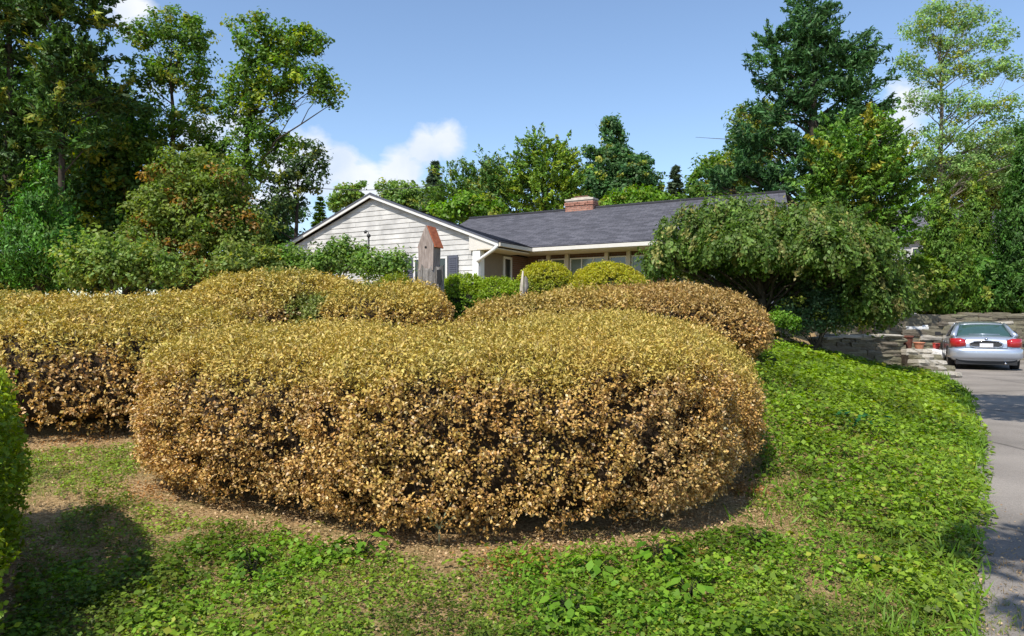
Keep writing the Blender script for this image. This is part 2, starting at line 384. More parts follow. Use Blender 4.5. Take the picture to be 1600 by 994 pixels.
mb = MB(); V = [(-1.1, 4.28), (.0, ZE - .06), (.0, ZE - .15), (-.72, ZE - .225), (-1.1, ZE - .225)]; V = [(a, -.045, z) for a, z in V] + [(a, .04, z) for a, z in V]
mb.add(V, [(0, 4, 3, 2, 1), (5, 6, 7, 8, 9), (0, 1, 6, 5), (1, 2, 7, 6), (2, 3, 8, 7), (3, 4, 9, 8), (4, 0, 5, 9)]); mb.build('eave_return', M_CREAM2, house)
mb = MB(); mb.box(-.8, -.05, -.05, MB_E, ZE - .22, ZE - .18); mb.build('soffit', M_SOFFIT, house)
mb = MB(); mb.box(-.8, 8.0, MB_E + .05, 3.42, ZE - .17, ZE - .12); mb.build('soffit', M_SOFFIT, house)
mb = MB(); mb.tube([(-.02, -.12, ZE - .14), (-.12, -.12, ZE - .24), (-.6, -.1, ZE - .50), (-.76, -.08, ZE - .60)], .055, 8)
mb.tube([(-.76, -.08, ZE - .60), (-.76, -.08, ZE - 2.3)], .05, 8); mb.build('downspout', M_WHITE, house)
# gable wall: backing and one board per course
FL = 1.45
mb = MB(); g0, g1 = -2 * HW + .6, -.8
mb.add([(g0, .1, FL - .4), (g1, .1, FL - .4), (g1, .1, ZE + .0), (-HW, .1, ZR - .12), (g0, .1, ZE + .0),
        (g0, .4, FL - .4), (g1, .4, FL - .4), (g1, .4, ZE + .0), (-HW, .4, ZR - .12), (g0, .4, ZE + .0)],
       [(0, 1, 2, 3, 4), (9, 8, 7, 6, 5), (0, 5, 6, 1), (1, 6, 7, 2), (2, 7, 8, 3), (3, 8, 9, 4), (4, 9, 5, 0)])
mb.build('gable_wall', M_SIDE, house)
BW = .17; z = FL - .35; sl = (ZR - ZE) / HW
while z < ZR - .3:
    z1 = z + BW
    lim = (ZR - .17 - z1) / sl                         # half-width under the rake at the board's top
    x0, x1 = max(g0 + .01, -HW - lim), min(g1 - .01, -HW + lim)
    if x1 - x0 > .2:
        sh = BW / sl if lim < HW - .8 else 0
        xa, xb = max(g0 + .01, x0 - sh), min(g1 - .01, x1 + sh)
        cuts = [xa]; c_ = math.floor(xa / 3.6) * 3.6 + (int(round(z / BW)) % 3) * 1.2
        while c_ < xb - .3:
            if c_ > xa + .6: cuts.append(c_)
            c_ += 3.6
        cuts.append(xb)
        for q in range(len(cuts) - 1):
            ba, bb = cuts[q], cuts[q + 1]; ta, tb = max(ba, x0), min(bb, x1)
            if q < len(cuts) - 2: bb -= .006; tb = min(bb, x1)
            if tb - ta < .05: continue
            mb = MB(); w1 = rng.uniform(-.002, .002)
            mb.add([(ba, .066 + w1, z), (bb, .066 + w1, z), (tb, .085, z1 + .004), (ta, .085, z1 + .004), (ba, .098, z), (bb, .098, z), (tb, .098, z1 + .004), (ta, .098, z1 + .004)],
                   [(0, 1, 2, 3), (7, 6, 5, 4), (4, 5, 1, 0), (3, 2, 6, 7), (0, 3, 7, 4), (1, 5, 6, 2)])
            mb.build('siding_board', M_BOARD, house)
    z = z1
mb = MB(); mb.box(-.98, -.70, -.02, .24, FL - .4, ZE - .23); mb.build('corner_board', M_CORNER, house)
def window(x0, x1, z0, z1, y, parent, glass, bars=(), rot=False, fr=.07):
    """x along the wall; rot=True: on the side wall (x means depth)"""
    def bx(mb, a0, a1, d0, d1, c0, c1):
        if rot: mb.box(-.8 - d1 + 0, -.8 - d0, a0, a1, c0, c1)
        else: mb.box(a0, a1, y + d0, y + d1, c0, c1)
    mb = MB()
    bx(mb, x0, x1, -.06, .02, z0, z0 + fr); bx(mb, x0, x1, -.06, .02, z1 - fr, z1)
    bx(mb, x0, x0 + fr, -.058, .02, z0 + fr, z1 - fr); bx(mb, x1 - fr, x1, -.058, .02, z0 + fr, z1 - fr)
    for bb in bars: bx(mb, bb - .02, bb + .02, -.05, .01, z0 + fr, z1 - fr)
    w = mb.build('window', M_WHITE, parent)
    mb = MB(); bx(mb, x0 + fr - .01, x1 - fr + .01, -.03, -.01, z0 + fr - .01, z1 - fr + .01); mb.build('pane', glass, w)
    mb = MB(); bx(mb, x0 - .04, x1 + .04, -.11, -.061, z0 - .05, z0); mb.build('sill', M_WHITE, w)
    return w
window(-3.35, -1.97, 2.3, 3.62, .03, house, M_GLASS, (-2.66,))
window(-4.6, -4.05, 2.3, 3.55, .03, house, M_GLASS)
for x0 in (-1.94, -3.73):
    mb = MB(); mb.box(x0, x0 + .36, .0, .04, 2.28, 3.64)
    for k in range(18): mb.box(x0 + .05, x0 + .31, -.014, .0, 2.34 + k * .07, 2.34 + k * .07 + .045)
    mb.build('shutter', M_SHUT, house)
# side wall of the wing under the porch eave (beige, then brick), main wall behind it
def mat_brick(name, c1, c2, mo, axis='XZ', sc=1.0):
    m, t, b = newmat(name)
    tcn = N(t, 'ShaderNodeTexCoord'); sp = N(t, 'ShaderNodeSeparateXYZ'); cb = N(t, 'ShaderNodeCombineXYZ'); L(t, tcn.outputs['Object'], sp.inputs[0])
    L(t, M(t, 'ADD', sp.outputs['X'], sp.outputs['Y']), cb.inputs['X']); L(t, sp.outputs['Z'], cb.inputs['Y'])
    br = N(t, 'ShaderNodeTexBrick', i_Scale=sc); br.inputs['Brick Width'].default_value = .22; br.inputs['Row Height'].default_value = .075; br.inputs['Mortar Size'].default_value = .009
    br.inputs['Color1'].default_value = (*c1, 1); br.inputs['Color2'].default_value = (*c2, 1); br.inputs['Mortar'].default_value = (*mo, 1)
    L(t, cb.outputs[0], br.inputs['Vector']); L(t, br.outputs['Color'], b.inputs['Base Color']); b.inputs['Roughness'].default_value = .9
    bp = N(t, 'ShaderNodeBump', i_Strength=.6, i_Distance=.01, invert=True); L(t, br.outputs['Fac'], bp.inputs['Height']); L(t, bp.outputs[0], b.inputs['Normal'])
    return m
M_BRICKW = mat_brick('brick_wall', (.10, .05, .035), (.16, .075, .05), (.16, .13, .11))
mb = MB(); mb.box(-1.0, -.8, .24, 3.3, FL - .4, ZE - .22); mb.build('side_wall', M_BEIGE, house)
mb = MB(); mb.box(-.795, -.76, 2.1, 3.3, FL - .4, ZE - .245); mb.build('brick_facing', M_BRICKW, house)
mb = MB(); mb.box(-.79, -.74, 1.55, 1.63, FL, ZE - .3); mb.box(-.79, -.74, 2.02, 2.1, FL, ZE - .3); mb.box(-.79, -.742, 1.63, 2.02, ZE - .38, ZE - .3); sw = mb.build('window', M_WHITE, house)
mb = MB(); mb.box(-.785, -.77, 1.63, 2.02, FL, ZE - .38); mb.build('pane', M_GLASS, sw)
mb = MB(); mb.box(-.8, 7.2, 3.3, 3.5, FL - .4, ZE - .14); mb.build('front_wall', M_BRICKW, house)
mb = MB(); mb.box(7.0, 7.2, 3.5, 11, FL - .4, ZE - .2); mb.add([(7.1, 3.3, ZE - .2), (7.1, 10.8, ZE - .2), (7.1, RB, ZR - .1), (7.2, 3.3, ZE - .2), (7.2, 10.8, ZE - .2), (7.2, RB, ZR - .1)], [(0, 2, 1), (3, 4, 5), (0, 3, 5, 2), (1, 2, 5, 4)])
mb.build('end_wall', M_SIDE, house)
mb = MB(); mb.box(g0, g0 + .2, .4, 11, FL - .4, ZE - .1); mb.box(g0 + .2, 7.0, 10.8, 11, FL - .4, ZE - .1); mb.build('rear_wall', M_SIDE, house)
for x0, x1, gl, bars in ((-.35, .02, M_GLASS, ()), (.17, .72, M_REFL, ()), (.90, 2.2, M_REFL, (1.34, 1.77)), (2.36, 2.98, M_GLASS, ()), (3.14, 3.6, M_GLASS, ()), (4.6, 6.0, M_GLASS, (5.3,))):
    window(x0, x1, 2.1, ZE - .31, 3.3, house, gl, bars, fr=.045)
for x in (.09, .81, 2.28, 3.06):
    mb = MB(); mb.box(x - .065, x + .065, 3.16, 3.29, FL - .3, ZE - .175); mb.build('mullion_post', M_CREAM, house)
# chimney
ch = bpy.data.objects.new('chimney', None); C.objects.link(ch); ch.parent = house
M_CB = mat_objvar('chimney_brick', [(.30, .13, .09), (.38, .15, .10), (.26, .09, .06)])
M_CB2 = mat_noise('chimney_bricks', (.27, .12, .085), (.42, .22, .16), 7, .9, .3)
M_MORT = mat_flat('mortar', (.32, .27, .23), .95)
M_CAP = mat_noise('mortar_cap', (.42, .37, .31), (.6, .54, .46), 8, .9, .4)
ca0, ca1, cb0, cb1, cz0, cz1 = -.98, .22, 6.8, 7.3, 5.5, 6.30
mb = MB(); mb.box(ca0 + .01, ca1 - .01, cb0 + .01, cb1 - .01, cz0, cz1); mb.build('mortar_bed', M_MORT, ch)
mb = MB(); zz = cz0; r = 0
while zz < cz1 - .05:
    ex = .03 if zz > cz1 - .2 else 0
    off = .11 if r % 2 else 0; x = ca0 - off
    while x < ca1:
        xa, xb = max(x, ca0), min(x + .21, ca1)
        if xb - xa > .04:
            mb.box(xa - ex, xb - .012 + ex, cb0 - ex, cb0 + .03, zz, zz + .062); mb.box(xa - ex, xb - .012 + ex, cb1 - .03, cb1 + ex, zz, zz + .062)
        x += .22
    y = cb0 + .032
    while y < cb1 - .04:
        for s0 in ((ca0 - ex, ca0 + .03), (ca1 - .03, ca1 + ex)): mb.box(s0[0], s0[1], y, min(y + .2, cb1 - .035), zz, zz + .062)
        y += .215
    zz += .075; r += 1
o = mb.build('bricks', M_CB2, ch); o['kind'] = 'stuff'
mb = MB(); mb.box(ca0 - .02, ca1 + .02, cb0 - .02, cb1 + .02, cz1, cz1 + .07); mb.box(ca0 + .2, ca1 - .2, cb0 + .12, cb1 - .12, cz1 + .07, cz1 + .13); mb.build('chimney_cap', M_CAP, ch)
mb = MB(); mb.box(ca0 + .3, ca1 - .3, cb0 + .2, cb1 - .2, cz1 + .13, cz1 + .2); mb.build('flue', M_BRICKW, ch)

# neighbour's house glimpsed between the trees
def neighbour():
    r = empty('neighbour_house', (29.5, 46, 2.0), -.35, 'pale grey neighbouring house glimpsed between conifers at the right edge', 'house')
    mb = MB(); mb.box(-4.5, 5, 0, 8, -.5, 5.0); mb.build('wall', mat_flat('pale_wall', (.42, .43, .46), .7), r)
    roof_slope('roof', (-5, -.5, 4.9), (5.5, -.5, 4.9), (-5, 4, 7.6), (5.5, 4, 7.6), r, .3, False)
    roof_slope('roof', (-5, 8.5, 4.9), (5.5, 8.5, 4.9), (-5, 4, 7.6), (5.5, 4, 7.6), r, .3, False)
    mb = MB()
    mb.add([(5, 0, 5), (5, 8, 5), (5, 4, 7.45), ], [(0, 1, 2)]); mb.build('gable', mat_flat('pale_gable', (.5, .5, .52), .7), r)
    for x in (-3, -.3, 2.4):
        for z0 in (.4, 3.0): window(x, x + 1.1, z0, z0 + 1.3, 0, r, M_GLASS, (x + .55,))
neighbour()

# ------------------------------------------------------------------ clipped hedges
class Prim:
    def __init__(s, x, y, rx, ry, h0, h1, rot=0, n=2.6, m=3.6):
        s.c = (x, y); s.rx, s.ry, s.zc, s.rz, s.rot, s.n, s.m = rx, ry, (h0 + h1) / 2, (h1 - h0) / 2, math.radians(rot), n, m
    def val(s, X, Y, Hh, grow=0):
        dx, dy = X - s.c[0], Y - s.c[1]; c, q = math.cos(-s.rot), math.sin(-s.rot)
        u, v, w = (dx * c - dy * q) / (s.rx + grow), (dx * q + dy * c) / (s.ry + grow), (Hh - s.zc) / (s.rz + grow)
        m = np.where(w < 0, min(s.m, 3.0), s.m)
        return ((np.abs(u) ** s.n + np.abs(v) ** s.n) ** (m / s.n) + np.abs(w) ** m) ** (1 / m)
    def sample(s, n, shrink=0):
        rx, ry, rz = s.rx - shrink, s.ry - shrink, s.rz - shrink
        ar = np.array([4 * rx * ry, 4 * rx * ry * .4, 4 * rx * rz, 4 * rx * rz, 4 * ry * rz, 4 * ry * rz]); k = rng.choice(6, n, p=ar / ar.sum())
        U = rng.uniform(-1, 1, (n, 3)); ax = np.array([2, 2, 1, 1, 0, 0])[k]; sg = np.array([1, -1, 1, -1, 1, -1])[k]; U[np.arange(n), ax] = sg
        return s.project(U, shrink)
    def project(s, U, shrink=0):
        rx, ry, rz = s.rx - shrink, s.ry - shrink, s.rz - shrink
        A = (np.abs(U[:, 0]) ** s.n + np.abs(U[:, 1]) ** s.n + 1e-9)
        m = np.where(U[:, 2] < 0, min(s.m, 3.0), s.m)
        Fv = (A ** (m / s.n) + np.abs(U[:, 2]) ** m) ** (1 / m)
        U = U / Fv[:, None]
        A = (np.abs(U[:, 0]) ** s.n + np.abs(U[:, 1]) ** s.n + 1e-9)
        g = np.stack([A ** (m / s.n - 1) * np.abs(U[:, 0]) ** (s.n - 1) * np.sign(U[:, 0]) / rx, A ** (m / s.n - 1) * np.abs(U[:, 1]) ** (s.n - 1) * np.sign(U[:, 1]) / ry,
                      np.abs(U[:, 2]) ** (m - 1) * np.sign(U[:, 2]) / rz], 1)
        P = U * np.array([rx, ry, rz]); c, q = math.cos(s.rot), math.sin(s.rot)
        R = np.array([[c, -q, 0], [q, c, 0], [0, 0, 1]])
        return P @ R.T + np.array([s.c[0], s.c[1], s.zc]), unit(g) @ R.T
ALLP = []
def hedge(name, label, cat, prims, dens, per, leaf, colf, mat, group=None, lump=.05, core=.13, spread=.04, out=.07, twig=None, stems=8, shoots=.0, asp=.62):
    cx = sum(p.c[0] for p in prims) / len(prims); cy = sum(p.c[1] for p in prims) / len(prims)
    root = empty(name, (cx, cy, gz(cx, cy)), 0, label, cat, group); ALLP.extend(prims)
    off = np.array([cx, cy, gz(cx, cy)])
    PP, NN = [], []
    for i, p in enumerate(prims):
        area = 4 * p.rx * p.ry * 1.3 + 8 * (p.rx + p.ry) * p.rz; n = int(area * dens)
        P, Nn = p.sample(n)
        keep = P[:, 2] > .03 + .10 * rng.random(n)
        for j, q in enumerate(prims):
            if j != i: keep &= q.val(P[:, 0], P[:, 1], P[:, 2]) > .97
        keep &= ~((Nn[:, 2] < -.6) & (rng.random(n) < .6))
        face = (Nn[:, 0] * -P[:, 0] + Nn[:, 1] * -P[:, 1]) / np.hypot(P[:, 0], P[:, 1]); keep &= ~((face < -.35) & (rng.random(n) < .75))
        PP.append(P[keep]); NN.append(Nn[keep])
    P = np.concatenate(PP); Nn = np.concatenate(NN); n = len(P)
    lum = (vnoise(P, 2.2, 1) - .5) * 2 * lump + (vnoise(P, 5.5, 2) - .5) * lump
    hole = np.clip(vnoise(P, 6.5, 4) - .55, 0, 1) * 4.4 * core * np.clip(1.15 - Nn[:, 2], .1, 1)   # darker gaps in the sides
    depth = rng.random(n) ** 2 * core * .75
    S = P + Nn * (lum - depth - hole)[:, None]
    # each sprig: leaves spread about a short shoot pointing out and up
    D = unit(Nn + np.array([0, 0, .55]) + rng.normal(0, .38, (n, 3)))
    k = per; idx = np.repeat(np.arange(n), k); tt = np.tile(np.arange(k) / max(1, k - 1), n)
    sh = out * (1 + (rng.random(n) < shoots) * rng.uniform(.4, 1.3, n) * np.clip(Nn[:, 2], .1, 1))
    Lp = S[idx] + D[idx] * (tt * sh[idx])[:, None] + rng.normal(0, spread * .42, (n * k, 3))
    Ln = unit(D[idx] * .7 + rng.normal(0, .75, (n * k, 3)) + np.array([0, 0, .25]))
    col = colf(S, Nn, idx, tt, depth + hole)
    Lp[:, 2] += ground(Lp[:, 0], Lp[:, 1])
    keep = Lp[:, 2] > ground(Lp[:, 0], Lp[:, 1]) + .01
    sz = leaf * rng.uniform(.65, 1.3, n * k)
    upf = sstep(.3, .9, Nn[:, 2])[idx]
    o = leaf_mesh('foliage', (Lp - off)[keep], Ln[keep], (sz * (1 + .25 * upf))[keep], (asp * (1 - .35 * upf))[keep], col[keep], mat, root, T=(D[idx] + rng.normal(0, .55, (len(idx), 3)))[keep])
    # fine bare twigs standing out of the surface
    nt_ = int(n * .16); ti = rng.choice(n, nt_, replace=False); tl = rng.uniform(.05, .12, nt_)
    tp_ = S[ti] + D[ti] * (tl * .5 + rng.uniform(-.03, .06, nt_))[:, None]; tp_[:, 2] += ground(tp_[:, 0], tp_[:, 1])
    o2 = leaf_mesh('fine_twigs', tp_ - off, rng.normal(0, 1, (nt_, 3)), tl, .05, lerpc((.10, .065, .035), (.24, .17, .10), rng.random((nt_, 1))), mat, root, T=D[ti] + rng.normal(0, .35, (nt_, 3)), fold=0)
    o2['kind'] = 'stuff'
    # twiggy inside
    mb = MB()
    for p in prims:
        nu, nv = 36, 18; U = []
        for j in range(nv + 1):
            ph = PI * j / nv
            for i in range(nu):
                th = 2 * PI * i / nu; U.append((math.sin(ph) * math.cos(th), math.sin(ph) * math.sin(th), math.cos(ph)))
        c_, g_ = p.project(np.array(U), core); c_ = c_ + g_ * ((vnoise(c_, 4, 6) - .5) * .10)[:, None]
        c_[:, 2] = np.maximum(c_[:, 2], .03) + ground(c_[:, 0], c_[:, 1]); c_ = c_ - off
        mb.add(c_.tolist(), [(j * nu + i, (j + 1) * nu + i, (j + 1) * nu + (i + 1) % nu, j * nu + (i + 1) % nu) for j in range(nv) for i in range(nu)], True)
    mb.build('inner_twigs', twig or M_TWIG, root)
    # stems and bare twigs poking through at the bottom and out of the gaps
    mb = MB()
    for p in prims:
        for _ in range(stems):
            a = rng.uniform(0, 2 * PI); rr = rng.uniform(.2, .62)
            qx, qy = math.cos(a) * p.rx * rr, math.sin(a) * p.ry * rr; x = p.c[0] + qx * math.cos(p.rot) - qy * math.sin(p.rot); y = p.c[1] + qx * math.sin(p.rot) + qy * math.cos(p.rot)
            x2 = x + math.cos(a) * rng.uniform(.0, .12); y2 = y + math.sin(a) * rng.uniform(0, .12)
            g = gz(x, y); mb.tube([Vector((x, y, g - .03)) - Vector(off), Vector((x2, y2, g + .25)) - Vector(off), Vector((x2 + rng.normal(0, .06), y2 + rng.normal(0, .06), g + .55)) - Vector(off)], [.016, .012, .007], 5)
    o = mb.build('stem', M_BARK, root); o['kind'] = 'stuff'
    return root

def lerpc(a, b, t): return np.asarray(a) * (1 - t) + np.asarray(b) * t
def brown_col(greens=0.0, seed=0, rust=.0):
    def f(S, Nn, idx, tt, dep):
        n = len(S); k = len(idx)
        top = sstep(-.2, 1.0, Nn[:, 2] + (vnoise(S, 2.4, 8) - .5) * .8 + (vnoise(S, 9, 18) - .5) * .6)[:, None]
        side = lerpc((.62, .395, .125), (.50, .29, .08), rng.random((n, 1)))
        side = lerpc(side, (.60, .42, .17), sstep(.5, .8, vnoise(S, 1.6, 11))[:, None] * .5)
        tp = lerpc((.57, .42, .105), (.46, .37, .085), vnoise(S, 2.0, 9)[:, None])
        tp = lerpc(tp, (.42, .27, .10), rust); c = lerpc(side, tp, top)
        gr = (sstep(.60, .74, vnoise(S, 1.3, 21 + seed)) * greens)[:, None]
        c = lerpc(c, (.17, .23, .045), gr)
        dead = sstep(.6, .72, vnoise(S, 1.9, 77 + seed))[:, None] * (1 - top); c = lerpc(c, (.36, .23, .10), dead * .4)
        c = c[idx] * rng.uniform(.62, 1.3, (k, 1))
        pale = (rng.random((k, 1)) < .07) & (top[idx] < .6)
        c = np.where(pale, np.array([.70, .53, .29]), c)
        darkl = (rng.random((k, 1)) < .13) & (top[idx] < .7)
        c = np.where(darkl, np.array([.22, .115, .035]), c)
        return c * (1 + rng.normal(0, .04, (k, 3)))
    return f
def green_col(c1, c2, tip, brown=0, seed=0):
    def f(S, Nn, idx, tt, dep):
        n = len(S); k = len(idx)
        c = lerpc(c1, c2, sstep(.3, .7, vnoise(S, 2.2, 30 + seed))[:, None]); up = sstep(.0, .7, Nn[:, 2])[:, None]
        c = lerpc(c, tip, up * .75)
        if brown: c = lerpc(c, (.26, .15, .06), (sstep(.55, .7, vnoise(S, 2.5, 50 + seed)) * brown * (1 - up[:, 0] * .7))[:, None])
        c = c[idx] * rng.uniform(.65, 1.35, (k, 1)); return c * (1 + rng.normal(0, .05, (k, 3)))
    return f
GH = 'browned box hedges in curved rows'
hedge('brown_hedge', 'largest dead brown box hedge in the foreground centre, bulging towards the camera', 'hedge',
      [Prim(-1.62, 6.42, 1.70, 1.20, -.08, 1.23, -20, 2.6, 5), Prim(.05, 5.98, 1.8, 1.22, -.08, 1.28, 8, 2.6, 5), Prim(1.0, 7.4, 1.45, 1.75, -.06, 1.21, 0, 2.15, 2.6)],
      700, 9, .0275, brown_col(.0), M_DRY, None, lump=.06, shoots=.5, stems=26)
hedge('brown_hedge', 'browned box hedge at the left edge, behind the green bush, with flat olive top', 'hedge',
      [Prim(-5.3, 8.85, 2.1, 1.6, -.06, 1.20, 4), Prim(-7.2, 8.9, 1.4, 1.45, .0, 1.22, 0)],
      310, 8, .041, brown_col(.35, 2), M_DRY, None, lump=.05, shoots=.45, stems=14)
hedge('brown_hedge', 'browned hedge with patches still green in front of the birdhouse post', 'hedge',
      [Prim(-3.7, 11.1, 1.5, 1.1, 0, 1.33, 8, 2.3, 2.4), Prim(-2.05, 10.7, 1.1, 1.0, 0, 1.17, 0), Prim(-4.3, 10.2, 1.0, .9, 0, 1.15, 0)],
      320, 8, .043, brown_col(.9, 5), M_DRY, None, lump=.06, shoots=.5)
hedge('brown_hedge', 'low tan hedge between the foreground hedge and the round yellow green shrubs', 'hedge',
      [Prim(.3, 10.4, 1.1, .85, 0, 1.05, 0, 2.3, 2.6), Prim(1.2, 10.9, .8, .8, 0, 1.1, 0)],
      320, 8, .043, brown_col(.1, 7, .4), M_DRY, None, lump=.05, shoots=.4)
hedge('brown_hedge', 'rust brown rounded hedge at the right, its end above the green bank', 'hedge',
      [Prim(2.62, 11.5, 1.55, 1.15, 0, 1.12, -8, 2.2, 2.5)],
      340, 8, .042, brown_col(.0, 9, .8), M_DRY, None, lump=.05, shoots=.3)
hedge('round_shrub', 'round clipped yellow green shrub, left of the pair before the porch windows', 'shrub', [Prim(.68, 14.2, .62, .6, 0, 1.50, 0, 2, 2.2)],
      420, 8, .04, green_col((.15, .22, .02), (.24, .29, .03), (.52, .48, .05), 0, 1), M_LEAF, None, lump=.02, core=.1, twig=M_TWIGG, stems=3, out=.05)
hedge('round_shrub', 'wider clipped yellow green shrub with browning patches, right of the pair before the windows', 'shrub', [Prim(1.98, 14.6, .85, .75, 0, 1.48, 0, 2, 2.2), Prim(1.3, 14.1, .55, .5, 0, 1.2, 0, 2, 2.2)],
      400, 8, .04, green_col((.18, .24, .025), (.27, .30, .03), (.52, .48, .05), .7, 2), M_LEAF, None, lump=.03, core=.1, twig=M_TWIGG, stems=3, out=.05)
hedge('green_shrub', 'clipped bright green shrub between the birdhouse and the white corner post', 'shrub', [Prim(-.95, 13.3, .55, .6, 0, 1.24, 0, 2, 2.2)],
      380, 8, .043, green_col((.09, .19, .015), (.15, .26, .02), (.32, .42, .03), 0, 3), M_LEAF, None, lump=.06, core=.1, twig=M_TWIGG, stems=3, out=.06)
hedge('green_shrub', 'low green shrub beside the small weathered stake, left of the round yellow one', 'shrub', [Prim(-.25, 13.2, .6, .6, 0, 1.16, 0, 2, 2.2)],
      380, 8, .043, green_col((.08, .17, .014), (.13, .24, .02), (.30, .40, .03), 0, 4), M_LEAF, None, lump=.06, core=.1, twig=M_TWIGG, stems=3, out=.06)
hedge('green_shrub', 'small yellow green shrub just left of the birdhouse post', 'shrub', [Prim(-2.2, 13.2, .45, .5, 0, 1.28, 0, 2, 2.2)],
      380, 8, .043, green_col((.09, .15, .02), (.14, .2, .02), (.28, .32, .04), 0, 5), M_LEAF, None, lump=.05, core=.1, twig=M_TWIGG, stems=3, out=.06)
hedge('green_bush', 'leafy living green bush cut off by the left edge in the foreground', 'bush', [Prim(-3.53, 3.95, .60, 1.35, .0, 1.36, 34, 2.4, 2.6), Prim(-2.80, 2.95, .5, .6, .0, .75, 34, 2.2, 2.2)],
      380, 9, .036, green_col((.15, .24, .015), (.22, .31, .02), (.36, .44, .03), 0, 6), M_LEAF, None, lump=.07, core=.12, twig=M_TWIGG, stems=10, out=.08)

# ------------------------------------------------------------------ trees
def limb_pts(a, b, sag=0, n=5, wob=.06):
    a, b = Vector(a), Vector(b); ln = (b - a).length; out = []
    for i in range(n + 1):
        t = i / n; p = a.lerp(b, t); k = math.sin(PI * t) * ln
        out.append(p + Vector((rng.normal(0, wob) * k * .5, rng.normal(0, wob) * k * .5, sag * k)))
    return out
LS = 1.15
def tree(name, label, cat, px, d, lobes, col, leaf=.14, dens=1.0, trunk_r=.18, clump=.42, mode='leaf', bark=None, mat=None, group=None, asp=.6,
         base_py=None, depth_k=.8, top=None, hollow=.35, flat=.75, trunk=True, yel=(.16, .18, .03), yelp=.12, lim=3, base_h=None, per=46, seed=0, ls=LS):
    """lobes: (px, py, rx, ry[, depth offset]) in photo pixels at the tree's distance d, turned into real sizes"""
    x, y = (px - CX) / F * d, d; g = gz(x, y) if base_h is None else base_h
    root = empty(name, (x, y, g), 0, label, cat, group); off = np.array([x, y, g])
    PP, NN, CC, TT, SS = [], [], [], [], []
    heads = []
    for lb in lobes:
        lx, ly, rx, ry = lb[:4]; dd = lb[4] if len(lb) > 4 else 0
        c = np.array(W(lx, ly, d)) + np.array([0, dd, 0]); Rx, Rz = rx * ls / F * d, ry * ls / F * d; Ry = min(Rx, Rz * 1.5) * depth_k if rx > ry else Rx * depth_k
        R = np.array([Rx, Ry, Rz]); heads.append((c, R))
        cl = clump; vol = (Rx * Ry * Rz)
        area = 4 * PI * ((Rx * Ry) ** 1.6 / 3 + (Rx * Rz) ** 1.6 / 3 + (Ry * Rz) ** 1.6 / 3) ** (1 / 1.6)
        nc = max(5, int(dens * area / (cl * cl) * 1.0))
        U = unit(rng.normal(size=(nc, 3))); rad = hollow + (1 - hollow) * rng.random(nc) ** .45
        rad *= 1 + (vnoise(U * 2 + c, 1.7, seed) - .5) * .5
        K = c + U * R * rad[:, None]
        crs = cl * rng.uniform(.55, 1.35, nc)
        tcol = rng.uniform(.74, 1.28, (nc, 1)) * 1.8; base = lerpc(col[0], col[1], rng.random((nc, 1)))
        yl = rng.random((nc, 1)) < yelp; base = np.where(yl, np.array(yel), base) * tcol
        idx = np.repeat(np.arange(nc), per); m = len(idx)
        if mode == 'leaf':
            Q = unit(rng.normal(size=(m, 3))) * (rng.random(m) ** .5)[:, None] * crs[idx][:, None] * np.array([1, 1, flat])
            P = K[idx] + Q
            Nn = unit(U[idx] * .35 + unit(Q) * .5 + np.array([0, 0, .55]) + rng.normal(0, .6, (m, 3))); Tn = rng.normal(size=(m, 3))
        elif mode == 'plume':      # needle plumes pointing outwards and up
            Dv = unit(U * np.array([1, 1, .35]) + np.array([0, 0, .42]) + rng.normal(0, .22, (nc, 3)))
            s = rng.random(m); P = K[idx] + Dv[idx] * ((s - .35) * 2.1 * crs[idx])[:, None] + rng.normal(size=(m, 3)) * (crs[idx] * .24 * (1.2 - s))[:, None]
            Tn = unit(Dv[idx] * 1.0 + rng.normal(0, .55, (m, 3))); Nn = rng.normal(size=(m, 3)) + np.array([0, 0, .5])
        elif mode == 'spray':      # flat upright sprays (arborvitae)
            Dv = unit(U * np.array([.6, .6, .2]) + np.array([0, 0, .8]) + rng.normal(0, .2, (nc, 3)))
            s = rng.random(m); P = K[idx] + Dv[idx] * ((s - .5) * 1.8 * crs[idx])[:, None] + rng.normal(size=(m, 3)) * (crs[idx] * .3)[:, None]
            Tn = Dv[idx] + rng.normal(0, .4, (m, 3)); Nn = U[idx] + rng.normal(0, .5, (m, 3))
        elif mode == 'weep':
            Dv = unit(U * np.array([.45, .45, 0]) + np.array([0, 0, -.8]) + rng.normal(0, .15, (nc, 3)))
            s = rng.random(m); P = K[idx] + Dv[idx] * ((s - .3) * 2.0 * crs[idx])[:, None] + rng.normal(size=(m, 3)) * (crs[idx] * .22)[:, None]
            Tn = Dv[idx] + rng.normal(0, .5, (m, 3)); Nn = unit(U[idx] * .9 + np.array([0, 0, .3]) + rng.normal(0, .5, (m, 3)))
        PP.append(P); NN.append(Nn); TT.append(Tn)
        CC.append(base[idx] * rng.uniform(.7, 1.3, (m, 1)) * (1 + rng.normal(0, .06, (m, 3)))); SS.append(leaf * 1.2 * rng.uniform(.6, 1.35, m))
    P, Nn, Tn, Cc, S = map(np.concatenate, (PP, NN, TT, CC, SS))
    keep = P[:, 2] > ground(P[:, 0], P[:, 1]) + .03
    leaf_mesh('crown', (P - off)[keep], Nn[keep], S[keep], asp, Cc[keep], mat or (M_NEEDLE if mode in ('plume', 'spray') else M_LEAF), root, T=Tn[keep])
